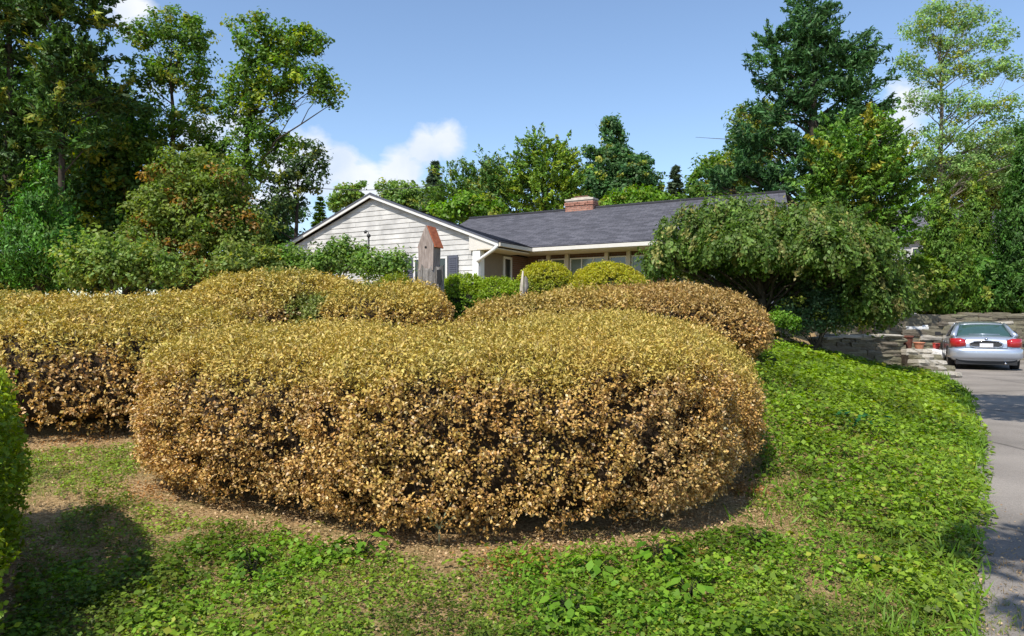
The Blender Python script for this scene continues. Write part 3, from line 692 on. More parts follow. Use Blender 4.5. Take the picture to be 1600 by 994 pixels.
    if trunk:
        hi = max(heads, key=lambda h: h[0][2]); tz = (hi[0][2] - g) * (.92 if top is None else top)
        mb = MB(); lean = (hi[0][0] - x) * .6, (hi[0][1] - y) * .6
        pts = [Vector((lean[0] * (t ** 1.5) + rng.normal(0, .05) * (0 < t < 1), lean[1] * (t ** 1.5), tz * t - .1 * (t == 0))) for t in (0, .15, .35, .55, .75, .9, 1)]
        rr = [trunk_r * q for q in (1.35, 1, .86, .68, .48, .28, .12)]
        mb.tube(pts, rr, 8)
        for c, R in heads:
            cl_ = Vector(c - off)
            for k in range(lim):
                tgt = cl_ + Vector((rng.normal(0, .45) * R[0], rng.normal(0, .45) * R[1], rng.normal(.1, .4) * R[2]))
                zb = min(max(.18 * tz, tgt.z - (tgt.xy.length) * rng.uniform(.4, .8) - .3), tz * .9)
                f = zb / tz; s0 = Vector((lean[0] * f ** 1.5, lean[1] * f ** 1.5, zb))
                if (tgt - s0).length < .3: continue
                r0 = trunk_r * (1 - f * .75) * .42
                pl = limb_pts(s0, tgt, .05, 5); mb.tube(pl, [r0 * (1 - .8 * i / 5) for i in range(6)], 5)
                for q in range(2):
                    st = pl[2 + q]; e_ = cl_ + Vector((rng.normal(0, .6) * R[0], rng.normal(0, .6) * R[1], rng.normal(0, .6) * R[2]))
                    mb.tube(limb_pts(st, e_, .04, 3), [r0 * .4, r0 * .3, r0 * .2, r0 * .08], 4)
        mb.build('trunk', bark or M_BARK, root)
    return root

def spruce(name, label, px, d, top_py, base_py, w_px, col, cat='conifer tree', n_lay=24, leaf=.2, per=30, droop=-.12, ragged=.5, dens=1.0):
    x = (px - CX) / F * d; g = gz(x, d); zt = EYE + (CY - top_py) / F * d; z0 = EYE + (CY - base_py) / F * d; R = w_px / F * d / 2
    root = empty(name, (x, d, g), 0, label, cat); mb = MB(); H = zt - g
    mb.tube([(0, 0, -.1), (0, 0, H * .5), (0, 0, H * .97)], [H * .018 + .05, H * .011 + .02, .015], 7)
    PP, TT, CC = [], [], []
    for i in range(n_lay):
        f = (i + rng.uniform(-.2, .2)) / n_lay; z = (z0 - g) + (zt - z0) * f; r = R * (1 - f) ** .85 + .08
        for k in range(int(6 * dens) + (i % 2)):
            a = rng.uniform(0, 2 * PI); rl = r * rng.uniform(1 - ragged, 1.12)
            p0 = Vector((0, 0, z)); p1 = Vector((math.cos(a) * rl, math.sin(a) * rl, z + droop * rl + .12 * rl * rng.uniform(0, 1.5)))
            mb.tube([p0, p0.lerp(p1, .5) + Vector((0, 0, -.06 * rl)), p1], [.03, .02, .008], 4)
            m = int(per * (rl / R + .35)) ; s = rng.random(m) ** .7
            c_ = np.array(p0) * (1 - s[:, None]) + np.array(p1) * s[:, None]
            sd = np.array([-math.sin(a), math.cos(a), 0]); sp = rng.normal(0, 1, m) * rl * .2 * (1.15 - s * .75)
            c_ += sd * sp[:, None] + np.array([0, 0, 1]) * (rng.normal(-.02, .05, m) * rl - np.abs(sp) * .25)[:, None]
            PP.append(c_); TT.append(np.array([math.cos(a), math.sin(a), .1]) + sd * np.sign(sp)[:, None] * .7 + rng.normal(0, .3, (m, 3)))
            CC.append(lerpc(col[0], col[1], rng.random()) * rng.uniform(.6, 1.35, (m, 1)))
    P, T, Cc = map(np.concatenate, (PP, TT, CC)); n = len(P)
    leaf_mesh('crown', P, rng.normal(0, .5, (n, 3)) + np.array([0, 0, 1]), leaf * rng.uniform(.6, 1.3, n), .3, Cc, M_NEEDLE, root, T=T)
    mb.build('trunk', M_BARK, root); return root

DG = ((.022, .050, .012), (.05, .095, .018)); MG = ((.045, .095, .016), (.09, .15, .022)); LG = ((.08, .14, .03), (.14, .20, .045))
BG = ((.018, .042, .018), (.035, .075, .03)); VG = ((.06, .125, .012), (.11, .19, .02))
# --- left wood
tree('pine_tree', 'tall dark pine with bare trunk at the left edge, its top out of view', 'conifer tree', 14, 24,
     [(10, -60, 90, 60), (-30, 60, 70, 60), (40, 20, 50, 30), (-20, 180, 60, 60), (30, 250, 50, 50, .5), (-10, 330, 60, 70)], DG, .2, 1.0, .2, .5, 'plume', per=48, asp=.3, base_h=1.6, top=.98, hollow=.3, bark=M_BARK)
tree('pine_tree', 'slender dark trunked pine with high sparse crown, right of the edge pine', 'conifer tree', 95, 23,
     [(90, -40, 70, 50), (60, 15, 50, 22), (135, 20, 35, 20), (130, 90, 40, 25), (60, 120, 30, 20, 1), (150, 140, 35, 22, 1), (100, 90, 26, 30, -.4), (85, 165, 26, 26, -.3), (110, 215, 30, 22, 0)], DG, .2, 1.0, .12, .45, 'plume', per=46, asp=.3, top=.98, hollow=.3)
tree('broadleaf_tree', 'feathery green tree with sky showing through, second crown from the upper left', 'tree', 268, 27,
     [(268, 45, 42, 32), (310, 60, 28, 28), (215, 60, 28, 20), (285, 110, 48, 35), (225, 115, 36, 22), (320, 160, 28, 22), (225, 165, 30, 20), (290, 195, 45, 25), (200, 215, 40, 24), (330, 225, 30, 22), (265, 250, 50, 26), (335, 255, 30, 22), (350, 285, 34, 24), (300, 290, 40, 26)],
     MG, .12, .62, .16, .34, lim=2, per=34, ls=1.05)
tree('broadleaf_tree', 'tall open crowned tree reaching out over the sky, nearest the cloud', 'tree', 378, 25,
     [(400, 60, 38, 38), (450, 75, 36, 34), (430, 115, 46, 32), (385, 130, 32, 30), (485, 60, 24, 22), (490, 125, 26, 22), (510, 140, 20, 26), (415, 165, 42, 24), (400, 210, 36, 24), (440, 225, 24, 18), (360, 175, 22, 20), (385, 255, 34, 26)],
     MG, .12, .72, .18, .34, lim=2, per=36, yel=(.17, .21, .02), yelp=.2, ls=1.05)
tree('broadleaf_tree', 'sparse dark tree in front of the white cloud left of the gable', 'tree', 455, 29,
     [(440, 265, 40, 26), (480, 240, 26, 20), (490, 275, 24, 24), (450, 310, 36, 28), (425, 340, 30, 26), (500, 255, 14, 22)], ((.03, .055, .02), (.06, .095, .03)), .13, .55, .12, .34, lim=2, per=30, ls=1.0)
tree('broadleaf_tree', 'deep green tree filling the gap between the two left pines', 'tree', 60, 30,
     [(50, 160, 80, 70), (120, 180, 60, 70), (20, 280, 70, 70), (90, 300, 90, 80), (150, 260, 50, 60)], DG, .2, .8, .25, .6, per=44, yelp=.2, yel=(.09, .13, .02))
tree('broadleaf_tree', 'shadowy tree with yellowed patches behind the small maple', 'tree', 200, 28,
     [(170, 200, 50, 60), (215, 260, 60, 60), (160, 310, 70, 70), (250, 320, 60, 60), (320, 270, 40, 40), (190, 390, 90, 60), (330, 330, 50, 50)], ((.03, .07, .014), (.06, .11, .02)), .18, .8, .22, .55, per=44, yel=(.15, .17, .02), yelp=.2)
tree('small_tree', 'low spreading tree turning rusty orange in front of the left wood', 'tree', 308, 18.5,
     [(300, 275, 55, 34), (345, 300, 50, 35), (260, 320, 48, 40), (310, 340, 70, 42), (370, 355, 45, 38), (240, 370, 40, 30), (330, 395, 75, 34), (285, 400, 60, 34), (390, 400, 30, 28)],
     ((.07, .11, .018), (.12, .15, .03)), .085, .95, .1, .3, per=44, yel=(.20, .12, .03), yelp=.12, hollow=.45)
tree('evergreen_bush', 'dense dark pointed evergreen bush at the foot of the left pines', 'bush', 60, 16.5,
     [(65, 330, 26, 60), (60, 380, 48, 55), (30, 400, 40, 45), (95, 400, 34, 42)], ((.03, .085, .012), (.06, .14, .018)), .09, 1.1, .08, .26, 'spray', per=40, asp=.35, hollow=.5, yelp=.08, yel=(.1, .16, .03))
tree('leafy_shrub', 'loose pale green shrub with arching stems beyond the left hedge', 'shrub', 170, 15.5,
     [(135, 400, 40, 30), (185, 395, 45, 28), (225, 410, 35, 26), (160, 425, 60, 22), (270, 420, 30, 18)], ((.07, .12, .02), (.15, .2, .05)), .08, .8, .04, .24, per=34, hollow=.3, flat=1.0)
tree('leafy_shrub', 'olive green shrub between the rusty tree and the gable corner', 'shrub', 400, 17,
     [(375, 405, 34, 24), (420, 410, 26, 20), (350, 425, 30, 18)], ((.08, .12, .025), (.13, .16, .04)), .08, .9, .04, .24, per=34, hollow=.3)
tree('broadleaf_tree', 'bluish green tree just left of the low gable end', 'tree', 440, 33,
     [(440, 350, 30, 34), (415, 370, 35, 35), (455, 385, 24, 20)], ((.04, .09, .03), (.07, .13, .04)), .17, .9, .12, .45, per=40)
for (px_, lb_, lab_) in ((40, [(20, 425, 50, 24), (70, 432, 40, 20), (-20, 430, 40, 24)], 'low dark bush under the left pines behind the hedge'),
                         (230, [(180, 428, 60, 22), (260, 430, 50, 20), (120, 430, 40, 18)], 'low shadowy bush behind the pale shrub with arching stems'),
                         (370, [(340, 428, 50, 20), (400, 430, 40, 18), (300, 430, 30, 18)], 'low shadowy bush below the small spreading tree')):
    tree('leafy_shrub', lab_, 'bush', px_, 21, lb_, DG, .13, 1.1, .05, .32, per=34, hollow=.2, ls=1.25)
spruce('small_conifer', 'little bright green conifer peeping over the left slope of the gable', 500, 36, 305, 400, 42, VG, leaf=.24)
tree('broadleaf_tree', 'distant pale tree top above the left rake of the gable', 'tree', 548, 52, [(540, 305, 20, 13), (560, 296, 12, 8), (530, 318, 16, 12)], LG, .24, .8, .2, .5, per=30)
# --- behind the house
tree('broadleaf_tree', 'small yellow green tree top just right of the gable apex', 'tree', 620, 46, [(605, 295, 15, 14), (630, 300, 20, 13), (650, 305, 14, 12), (610, 320, 20, 16), (640, 325, 22, 14)], LG, .2, .75, .18, .45, per=34)
spruce('spruce_tree', 'dark pointed spruce rising behind the right slope of the gable', 680, 44, 250, 345, 56, ((.07, .12, .07), (.12, .17, .10)), leaf=.42)
tree('broadleaf_tree', 'dark green tree mass right behind the spruce', 'tree', 720, 42, [(715, 290, 26, 26), (745, 280, 24, 22), (700, 320, 34, 26), (750, 320, 34, 30)], MG, .18, .95, .2, .5, 'plume', per=36, asp=.35)
tree('broadleaf_tree', 'pointed green tree left of the tallest one behind the roof', 'tree', 775, 41, [(765, 262, 18, 18), (785, 285, 26, 26), (760, 300, 30, 28), (800, 310, 34, 28)], ((.045, .10, .02), (.08, .14, .03)), .18, .95, .2, .5, 'plume', per=36, asp=.35)
tree('broadleaf_tree', 'bushy green tree tallest behind the roof left of the chimney', 'tree', 855, 40, [(840, 232, 20, 20), (875, 242, 20, 22), (850, 265, 38, 30), (885, 280, 22, 26), (820, 280, 28, 26), (850, 305, 46, 28), (880, 320, 28, 22)], ((.055, .115, .014), (.11, .17, .022)), .19, 1.0, .22, .5, 'plume', per=38, asp=.38, yel=(.17, .22, .02), yelp=.25)
tree('bright_shrub', 'bright green bushy tree close behind the valley of the roofs', 'tree', 735, 37, [(725, 325, 30, 20), (760, 330, 26, 18), (700, 335, 24, 14)], VG, .17, 1.0, .15, .45, per=40)
tree('vine_covered_tree', 'tall narrow vine draped tree with a drooping tuft above the chimney', 'tree', 960, 44,
     [(958, 192, 14, 8), (946, 200, 12, 10), (962, 215, 14, 14), (958, 235, 16, 14), (925, 238, 14, 7), (975, 240, 14, 8), (1000, 255, 16, 12), (950, 265, 34, 24), (985, 275, 36, 26), (925, 290, 26, 22), (970, 305, 60, 26), (1020, 300, 16, 26)],
     ((.035, .085, .03), (.065, .125, .04)), .18, .95, .16, .42, per=38, hollow=.3)
tree('bright_shrub', 'low yellow green tree behind the ridge, right of the chimney', 'tree', 1010, 38, [(1005, 310, 30, 16), (965, 318, 26, 12), (1040, 315, 20, 10)], VG, .16, 1.0, .12, .4, per=38)
spruce('spruce_tree', 'thin ragged spruce top over the ridge, right of the vine draped tree', 1056, 46, 258, 330, 44, ((.07, .11, .06), (.11, .16, .08)), leaf=.42, ragged=.6, dens=.7)
tree('broadleaf_tree', 'round green tree beyond the right end of the ridge', 'tree', 1125, 38, [(1120, 262, 24, 20), (1100, 285, 24, 20), (1145, 285, 30, 24), (1115, 305, 40, 18), (1165, 240, 22, 22)], MG, .17, .9, .2, .45, per=38, yel=(.16, .15, .02), yelp=.15)
tree('broadleaf_tree', 'yellowing tree half hidden behind the left side of the big pine', 'tree', 1185, 36, [(1170, 190, 26, 20), (1200, 185, 26, 22), (1165, 225, 30, 24), (1200, 230, 30, 24), (1155, 265, 26, 20)], ((.08, .12, .02), (.13, .16, .03)), .15, .8, .18, .42, per=36, yel=(.18, .15, .03))
# --- right side
tree('pine_tree', 'huge dark blue green white pine towering over the right end of the house', 'conifer tree', 1275, 30,
     [(1268, 14, 28, 30), (1262, 55, 44, 28), (1225, 50, 24, 16, 1), (1310, 70, 30, 26), (1215, 95, 44, 20), (1270, 105, 55, 26), (1340, 90, 34, 22), (1365, 75, 14, 12), (1200, 135, 24, 14), (1250, 145, 55, 24), (1330, 140, 52, 28), (1368, 165, 20, 18),
      (1215, 178, 48, 18), (1300, 190, 60, 24), (1350, 190, 34, 18), (1190, 220, 54, 20), (1260, 230, 55, 22), (1165, 262, 50, 20), (1235, 272, 55, 20), (1200, 298, 50, 16), (1130, 290, 30, 12), (1290, 250, 40, 40)],
     ((.020, .055, .016), (.045, .10, .028)), .24, 1.0, .34, .5, 'plume', per=60, asp=.26, lim=2, hollow=.25, yelp=0, depth_k=1.0, ls=.86)
tree('hemlock_tree', 'broad bright green feathery evergreen right of the big pine', 'conifer tree', 1355, 25,
     [(1310, 225, 34, 26), (1365, 215, 38, 26), (1350, 255, 60, 32), (1300, 275, 42, 30), (1390, 270, 36, 34), (1335, 310, 66, 36), (1395, 325, 36, 34), (1370, 365, 50, 32), (1300, 320, 36, 26), (1375, 195, 16, 14)],
     ((.04, .095, .012), (.09, .16, .02)), .15, 1.0, .2, .42, 'plume', per=46, asp=.4, hollow=.3, yel=(.16, .16, .02), yelp=.12)
tree('airy_tree', 'tall airy pale green tree with sky between its leaves at the upper right', 'tree', 1470, 34,
     [(1470, 20, 40, 26), (1515, 30, 34, 24), (1435, 50, 34, 22), (1490, 70, 46, 24), (1560, 60, 30, 24), (1420, 100, 26, 18), (1460, 115, 40, 22), (1530, 110, 40, 22), (1575, 110, 28, 22), (1440, 160, 36, 20), (1500, 165, 40, 22), (1560, 170, 44, 24), (1470, 210, 40, 22), (1540, 220, 50, 26), (1590, 210, 30, 40), (1450, 245, 30, 20), (1500, 265, 60, 26), (1580, 270, 40, 26)],
     ((.10, .17, .055), (.17, .25, .08)), .11, .56, .16, .38, lim=3, per=34, ls=.98, hollow=.1, bark=M_BARK_L)
tree('broadleaf_tree', 'olive leaved tree mass behind the arborvitaes', 'tree', 1540, 38, [(1480, 280, 50, 30), (1560, 250, 60, 34), (1600, 290, 50, 40), (1520, 300, 40, 26)], ((.09, .13, .03), (.13, .17, .045)), .16, .85, .2, .5, per=40)
def arbor(px, d, tp, bp, w, label, col=((.042, .09, .011), (.08, .14, .017)), yelp=.1):
    n = 7; lobes = []
    for i in range(n):
        f = i / (n - 1); lobes.append((px + rng.normal(0, w * .04), tp + (bp - tp) * (.1 + f * .78), w * (.07 + .40 * f ** .85), (bp - tp) * .12))
    tree('arborvitae', label, 'conifer tree', px, d, lobes, col, .115, .85, .1, .24, 'spray', per=42, asp=.4, hollow=.55, depth_k=1.0, yelp=yelp, yel=(.13, .17, .02), lim=1)
arbor(1475, 27.5, 285, 492, 96, 'pointed yellow green arborvitae behind the stone wall, left of the dark gap')
arbor(1525, 31, 278, 480, 74, 'slimmer arborvitae between the left one and the pale house')
arbor(1600, 27.6, 205, 495, 96, 'dark arborvitae cut off by the right edge above the car', ((.022, .06, .010), (.045, .10, .014)), 0)
tree('leafy_shrub', 'big leaved dark shrub behind the wall, left of the car roof', 'shrub', 1540, 28.2, [(1525, 430, 34, 30), (1560, 440, 34, 30), (1535, 465, 46, 20), (1585, 470, 36, 20), (1500, 470, 30, 16)], ((.03, .08, .014), (.08, .15, .03)), .18, .9, .06, .36, per=34, asp=.75)
tree('leafy_shrub', 'yellow green shrub overhanging the wall beside the weeping tree', 'shrub', 1445, 27.2, [(1440, 440, 40, 34), (1470, 450, 30, 30), (1430, 470, 40, 16), (1400, 478, 30, 10)], ((.06, .11, .014), (.12, .17, .02)), .13, .95, .06, .32, per=38)
tree('weeping_tree', 'spreading weeping tree shaped like an umbrella mound in front of the house end', 'tree', 1196, 17.5,
     [(1120, 335, 50, 20), (1170, 332, 50, 18), (1075, 362, 40, 26), (1045, 395, 32, 24), (1125, 362, 55, 24), (1185, 362, 60, 30, -.5), (1275, 345, 42, 24), (1240, 365, 50, 30, -.8), (1310, 365, 42, 26), (1312, 390, 36, 30), (1352, 420, 31, 32), (1300, 400, 50, 34, -1.0),
      (1312, 435, 40, 36, -1.0), (1377, 450, 31, 38, -.5), (1240, 400, 44, 30, -1.6), (1120, 390, 50, 22, -1.2), (1342, 468, 35, 26, -.8), (1170, 395, 44, 24, -1.2), (1330, 465, 40, 24, -1.0), (1080, 400, 44, 20, .8), (1150, 415, 60, 20, 1.2), (1250, 430, 60, 34, 1.0), (1310, 440, 60, 34, .8), (1200, 375, 60, 26, 1.2), (1030, 405, 24, 18, 0)],
     ((.045, .08, .015), (.09, .135, .028)), .078, .9, .14, .25, 'weep', per=44, asp=.6, hollow=.35, mat=M_LEAF, yel=(.16, .16, .05), yelp=.08, depth_k=1.3, flat=.6, lim=2)
tree('dark_shrub', 'dark grey green shrub in the shade under the weeping tree', 'shrub', 1275, 16.8, [(1270, 478, 44, 34), (1300, 490, 34, 26), (1250, 500, 28, 18), (1310, 460, 24, 20)], ((.03, .06, .025), (.06, .1, .045)), .055, 1.0, .05, .2, per=34, hollow=.4)
tree('leafy_shrub', 'small yellowish plant spilling over the stone ledge', 'plant', 1357, 19.6, [(1350, 492, 16, 9), (1370, 488, 10, 8), (1345, 505, 10, 8)], ((.13, .16, .02), (.2, .22, .04)), .06, .8, .02, .16, per=26)
tree('leafy_shrub', 'bright green low plant in the gap beside the rust brown hedge end', 'plant', 1222, 15.0, [(1218, 498, 18, 10), (1235, 506, 14, 7)], VG, .05, 1.0, .015, .14, per=28)
# shrubs before the gable
GS = 'loose leafy shrubs growing before the gable wall'
for (px, d, lobes, lab) in ((460, 17.5, [(450, 400, 20, 16), (470, 410, 22, 18), (435, 420, 20, 14)], 'loose shrub before the gable, leftmost beside the roof corner'),
                            (535, 17, [(540, 388, 22, 13), (520, 405, 30, 18), (555, 405, 24, 20), (500, 415, 24, 16)], 'tallest loose shrub with upright shoots below the thin pole'),
                            (600, 16.5, [(600, 410, 28, 16), (575, 415, 22, 16), (625, 412, 20, 14)], 'loose shrub in front of the gable window, left of the birdhouse')):
    tree('leafy_shrub', lab, 'shrub', px, d, lobes, ((.07, .13, .025), (.13, .19, .04)), .07, .95, .03, .2, per=34, hollow=.2, group=GS, flat=1.1, yel=(.05, .08, .02))
# trees just outside the frame whose shadows fall on the drive and bank
def shade_tree(x, y, blobs, label, lean=.2):
    g = gz(x, y); root = empty('shade_tree', (x, y, g), 0, label, 'tree'); off = np.array([x, y, g]); PP, CC = [], []; mb = MB()
    zt = max(b_[2] for b_ in blobs)
    mb.tube([(0, 0, -.1), (.1, .05, zt * .3), (.0, .1, zt * .7), (.1, 0, zt)], [.22, .17, .11, .03], 8)
    for bx_, by_, bz_, r in blobs:
        n = int(1000 * r * r); U = unit(rng.normal(size=(n, 3))) * (rng.random(n) ** .4)[:, None] * r * np.array([1, 1, .45]); PP.append(np.array([bx_, by_, bz_]) + U - off)
        CC.append(lerpc(MG[0], MG[1], rng.random((n, 1))))
        mb.tube(limb_pts((0, 0, bz_ * .55), Vector((bx_, by_, bz_)) - Vector(off), .05, 4), [.07, .05, .04, .025, .012], 5)
    P, Cc = np.concatenate(PP), np.concatenate(CC)
    leaf_mesh('crown', P, rng.normal(0, .6, P.shape) + np.array([0, 0, 1]), .16 * rng.uniform(.7, 1.3, len(P)), .65, Cc, M_LEAF, root); mb.build('trunk', M_BARK, root)
shade_tree(11.5, 8.5, [(6.5, 8.9, 7.5, 1.1), (5.5, 7.6, 7.4, .85), (4.7, 6.5, 7.6, .5), (7.6, 8.6, 7.6, 1.2), (10.5, 8, 8, 1.6), (12.5, 9, 8, 1.8)], 'tree beyond the right edge of the view whose branches shade the driveway')
shade_tree(4.6, -2.6, [(1.0, .85, 6.2, .7), (1.5, .9, 6.3, .65), (.3, -.2, 6.2, .35), (2.2, .2, 6.4, .5), (3.4, -1.4, 7.2, 1.3), (4.8, -3, 8, 1.8)], 'tree behind the viewpoint whose branch shades the near end of the driveway')

# ------------------------------------------------------------------ ground cover
def hval(x, y):
    h = np.full(len(x), .35); v = np.full(len(x), 9.0)
    for p in ALLP: v = np.minimum(v, p.val(x, y, np.full(len(x), p.zc)))
    return v
def scatter(n, x0, x1, y0, y1, power=1.0):
    """positions denser towards the camera"""
    y = y0 + (y1 - y0) * rng.random(n) ** power; x = rng.uniform(x0, x1, n); return x, y
def infrustum(x, y, m=.6): return (np.abs(x) < .74 * y + m)
def rosettes(name, X, Y, k, leaf, hgt, c1, c2, label, mat=M_LEAF, asp=.88, spread=.05, upl=.35, yel=.06, kind='stuff', reach=1.0):
    n = len(X); Z = ground(X, Y); idx = np.repeat(np.arange(n), k); m = len(idx)
    sc = np.interp(Y, [3, 7, 14, 24], [.8, 1.05, 1.7, 2.5])[idx]
    a = rng.uniform(0, 2 * PI, m); r = spread * sc * rng.random(m) ** .5 * reach; h = hgt[idx] * rng.uniform(.25, 1.1, m)
    P = np.stack([X[idx] + np.cos(a) * r, Y[idx] + np.sin(a) * r, Z[idx] + h], 1)
    rd = np.stack([np.cos(a), np.sin(a), rng.uniform(-.25, .5, m)], 1)
    Nn = unit(np.stack([np.cos(a) * upl, np.sin(a) * upl, np.ones(m)], 1) + rng.normal(0, .30, (m, 3)))
    pt = lerpc(c1, c2, vnoise(np.stack([X, Y, Z], 1), .9, 60)[:, None] * .6 + rng.random((n, 1)) * .4)
    pt = np.where(rng.random((n, 1)) < yel, np.array([.28, .30, .04]), pt)
    pt = pt * (1 - .45 * sstep(.55, .72, vnoise(np.stack([X, Y, Z], 1), 1.9, 63))[:, None])
    c = pt[idx] * rng.uniform(.5, 1.5, (m, 1))
    o = leaf_mesh(name, P, Nn, leaf * sc * rng.uniform(.45, 1.5, m), asp, c, mat, T=rd)
    tag(o, label, None, kind=kind); return o
# the bank of weeds right of the hedges
X, Y = scatter(60000, -2.5, 14, 3.3, 23, 1.75)
D = edge_x(Y) - X; v = hval(X, Y)
bank = sstep(1.0, 2.6, X - np.interp(Y, [3.4, 4.6, 6, 7.5, 12], [-.6, .2, .7, .6, 2.0]))
keep = (D > -.06) & infrustum(X, Y) & (v > 1.0) & (rng.random(len(X)) < .10 + .9 * bank) & (Y < wall_y(X) - .3)
keep &= ~((n2d(X, Y, 1.4, 71) > .62) & (Y < 6.2) & (X < 2.6))
keep &= ~((Y > 19.0) & (X > 7.6))
X, Y = X[keep], Y[keep]; hg = .05 + .07 * sstep(5, 9, Y) + .30 * np.clip(n2d(X, Y, 2.2, 72) - .38, 0, 1) + .05 * rng.random(len(X)); hg *= np.clip((edge_x(Y) - X) / .5 + .35, .3, 1)
rosettes('ground_cover', X, Y, 8, .040, hg, (.11, .22, .016), (.29, .40, .038), 'dense green weeds covering the bank between hedges and driveway', spread=.10, yel=.06)
# patchy cover in the foreground
X, Y = scatter(30000, -6, 3.6, 3.2, 8, 1.5)
v = hval(X, Y); pt = n2d(X, Y, 1.1, 80) * .6 + n2d(X, Y, 3.1, 81) * .4
lo = .46 + .05 * sstep(4.1, 4.6, Y) - .22 * sstep(4.9, 3.7, Y) - .14 * sstep(-2.2, -3.4, X)
keep = infrustum(X, Y, .3) & (v > 1.07) & (pt > lo) & (edge_x(Y) - X > 0)
X, Y = X[keep], Y[keep]
rosettes('ground_cover', X, Y, 6, .022, .015 + .05 * rng.random(len(X)) + .12 * np.clip(n2d(X, Y, 3.4, 88) - .5, 0, 1), (.14, .22, .025), (.28, .38, .05), 'patchy low weeds and clover in front of the foreground hedge', spread=.05, yel=.05)
# strawberry-like tufts
X, Y = [], []
for i in range(380):
    cx_, cy_ = rng.uniform(-3.2, 2.6), rng.uniform(3.4, 5.1)
    if n2d(np.array([cx_]), np.array([cy_]), .9, 85)[0] > .5: 
        k = rng.integers(4, 11); X += list(cx_ + rng.normal(0, .10, k)); Y += list(cy_ + rng.normal(0, .09, k))
X, Y = np.array(X), np.array(Y); kp = (hval(X, Y) > 1.08); X, Y = X[kp], Y[kp]
rosettes('ground_cover', X, Y, 9, .034, .05 + .06 * rng.random(len(X)), (.10, .22, .016), (.22, .36, .03), 'leafier bright green tufts along the near edge of the view', spread=.06, yel=.02)
# grass blades
def grass(X, Y, hgt, c1, c2, label, w=.11):
    n = len(X); Z = ground(X, Y); sc = np.interp(Y, [3, 8, 20], [.8, 1.2, 2.2]); h = hgt * sc * rng.uniform(.5, 1.3, n)
    T = np.stack([rng.normal(0, .45, n), rng.normal(0, .45, n), np.ones(n)], 1); P = np.stack([X, Y, Z], 1) + unit(T) * h[:, None] * .45
    c = lerpc(c1, c2, rng.random((n, 1))) * rng.uniform(.7, 1.3, (n, 1))
    tag(leaf_mesh('grass', P, rng.normal(0, 1, (n, 3)) + np.array([0, -.5, .6]), h, w, c, M_LEAF, T=T, shape=.3), label, kind='stuff')
X, Y = scatter(60000, 0, 13, 3.4, 19.5, 1.5); D = edge_x(Y) - X
keep = (hval(X, Y) > 1.0) & infrustum(X, Y) & (D > -.1) & ((D < .5 + .3 * n2d(X, Y, 2, 90)) | ((Y > 8.5) & (X < 5.8)) | (rng.random(len(X)) < .22) | (n2d(X, Y, .8, 96) > .66))
grass(X[keep], Y[keep], .13, (.11, .21, .015), (.2, .34, .04), 'green grass blades on the bank and fringing the driveway edge')
X, Y = scatter(60000, -8, 2.8, 3.2, 9.5, 1.3)
keep = (hval(X, Y) > 1.05) & infrustum(X, Y) & (n2d(X, Y, 1.3, 92) > .46 - .1 * (X < -2.5))
grass(X[keep], Y[keep], .055, (.14, .18, .03), (.28, .33, .07), 'thin low grass on the soil left of and before the hedge')
X, Y = scatter(26000, -8, 3.4, 3.2, 9.5, 1.3); keep = (hval(X, Y) > 1.04) & infrustum(X, Y); X, Y = X[keep], Y[keep]
grass(X, Y, .05, (.24, .17, .075), (.40, .30, .15), 'dry straw coloured grass stubble on the bare soil', .09)
# leaf litter under and round the hedges
X, Y = scatter(150000, -8, 4.2, 3.3, 10, 1.35); v = hval(X, Y)
keep = infrustum(X, Y) & (v > .72) & (rng.random(len(X)) < np.clip(1.75 - v, .18, 1) ** 1.2 * np.where(Y > 3.2, 1, 0)); X, Y = X[keep], Y[keep]; n = len(X)
P = np.stack([X, Y, ground(X, Y) + .006 + rng.random(n) * .02], 1)
cc = lerpc((.34, .20, .085), (.66, .48, .27), rng.random((n, 1)) ** 1.3) * rng.uniform(.7, 1.25, (n, 1))
tag(leaf_mesh('leaf_litter', P, rng.normal(0, .45, (n, 3)) + np.array([0, 0, 1]), .022 * rng.uniform(.5, 1.35, n), .62, cc, M_DRY), 'fallen brown leaves on the soil round the hedges', kind='stuff')
# rusty orange dead patches
X, Y = [], []
for (px, py, k, s) in ((815, 885, 500, .16), (1165, 770, 300, .10), (1080, 872, 220, .1), (245, 770, 260, .18), (120, 705, 200, .2)):
    d = 1.6 / ((py - CY) / F); 
    for _ in range(4): d = (1.6 - gz((px - CX) / F * d, d)) / ((py - CY) / F)
    X += list((px - CX) / F * d + rng.normal(0, s, k)); Y += list(d + rng.normal(0, s, k))
X, Y = np.array(X), np.array(Y); n = len(X)
tag(leaf_mesh('dead_moss', np.stack([X, Y, ground(X, Y) + .02 + rng.random(n) * .02], 1), rng.normal(0, .5, (n, 3)) + np.array([0, 0, 1]), .03, .5, lerpc((.33, .15, .04), (.5, .27, .09), rng.random((n, 1))), M_DRY), 'rust orange dead moss patches on the soil', kind='stuff')

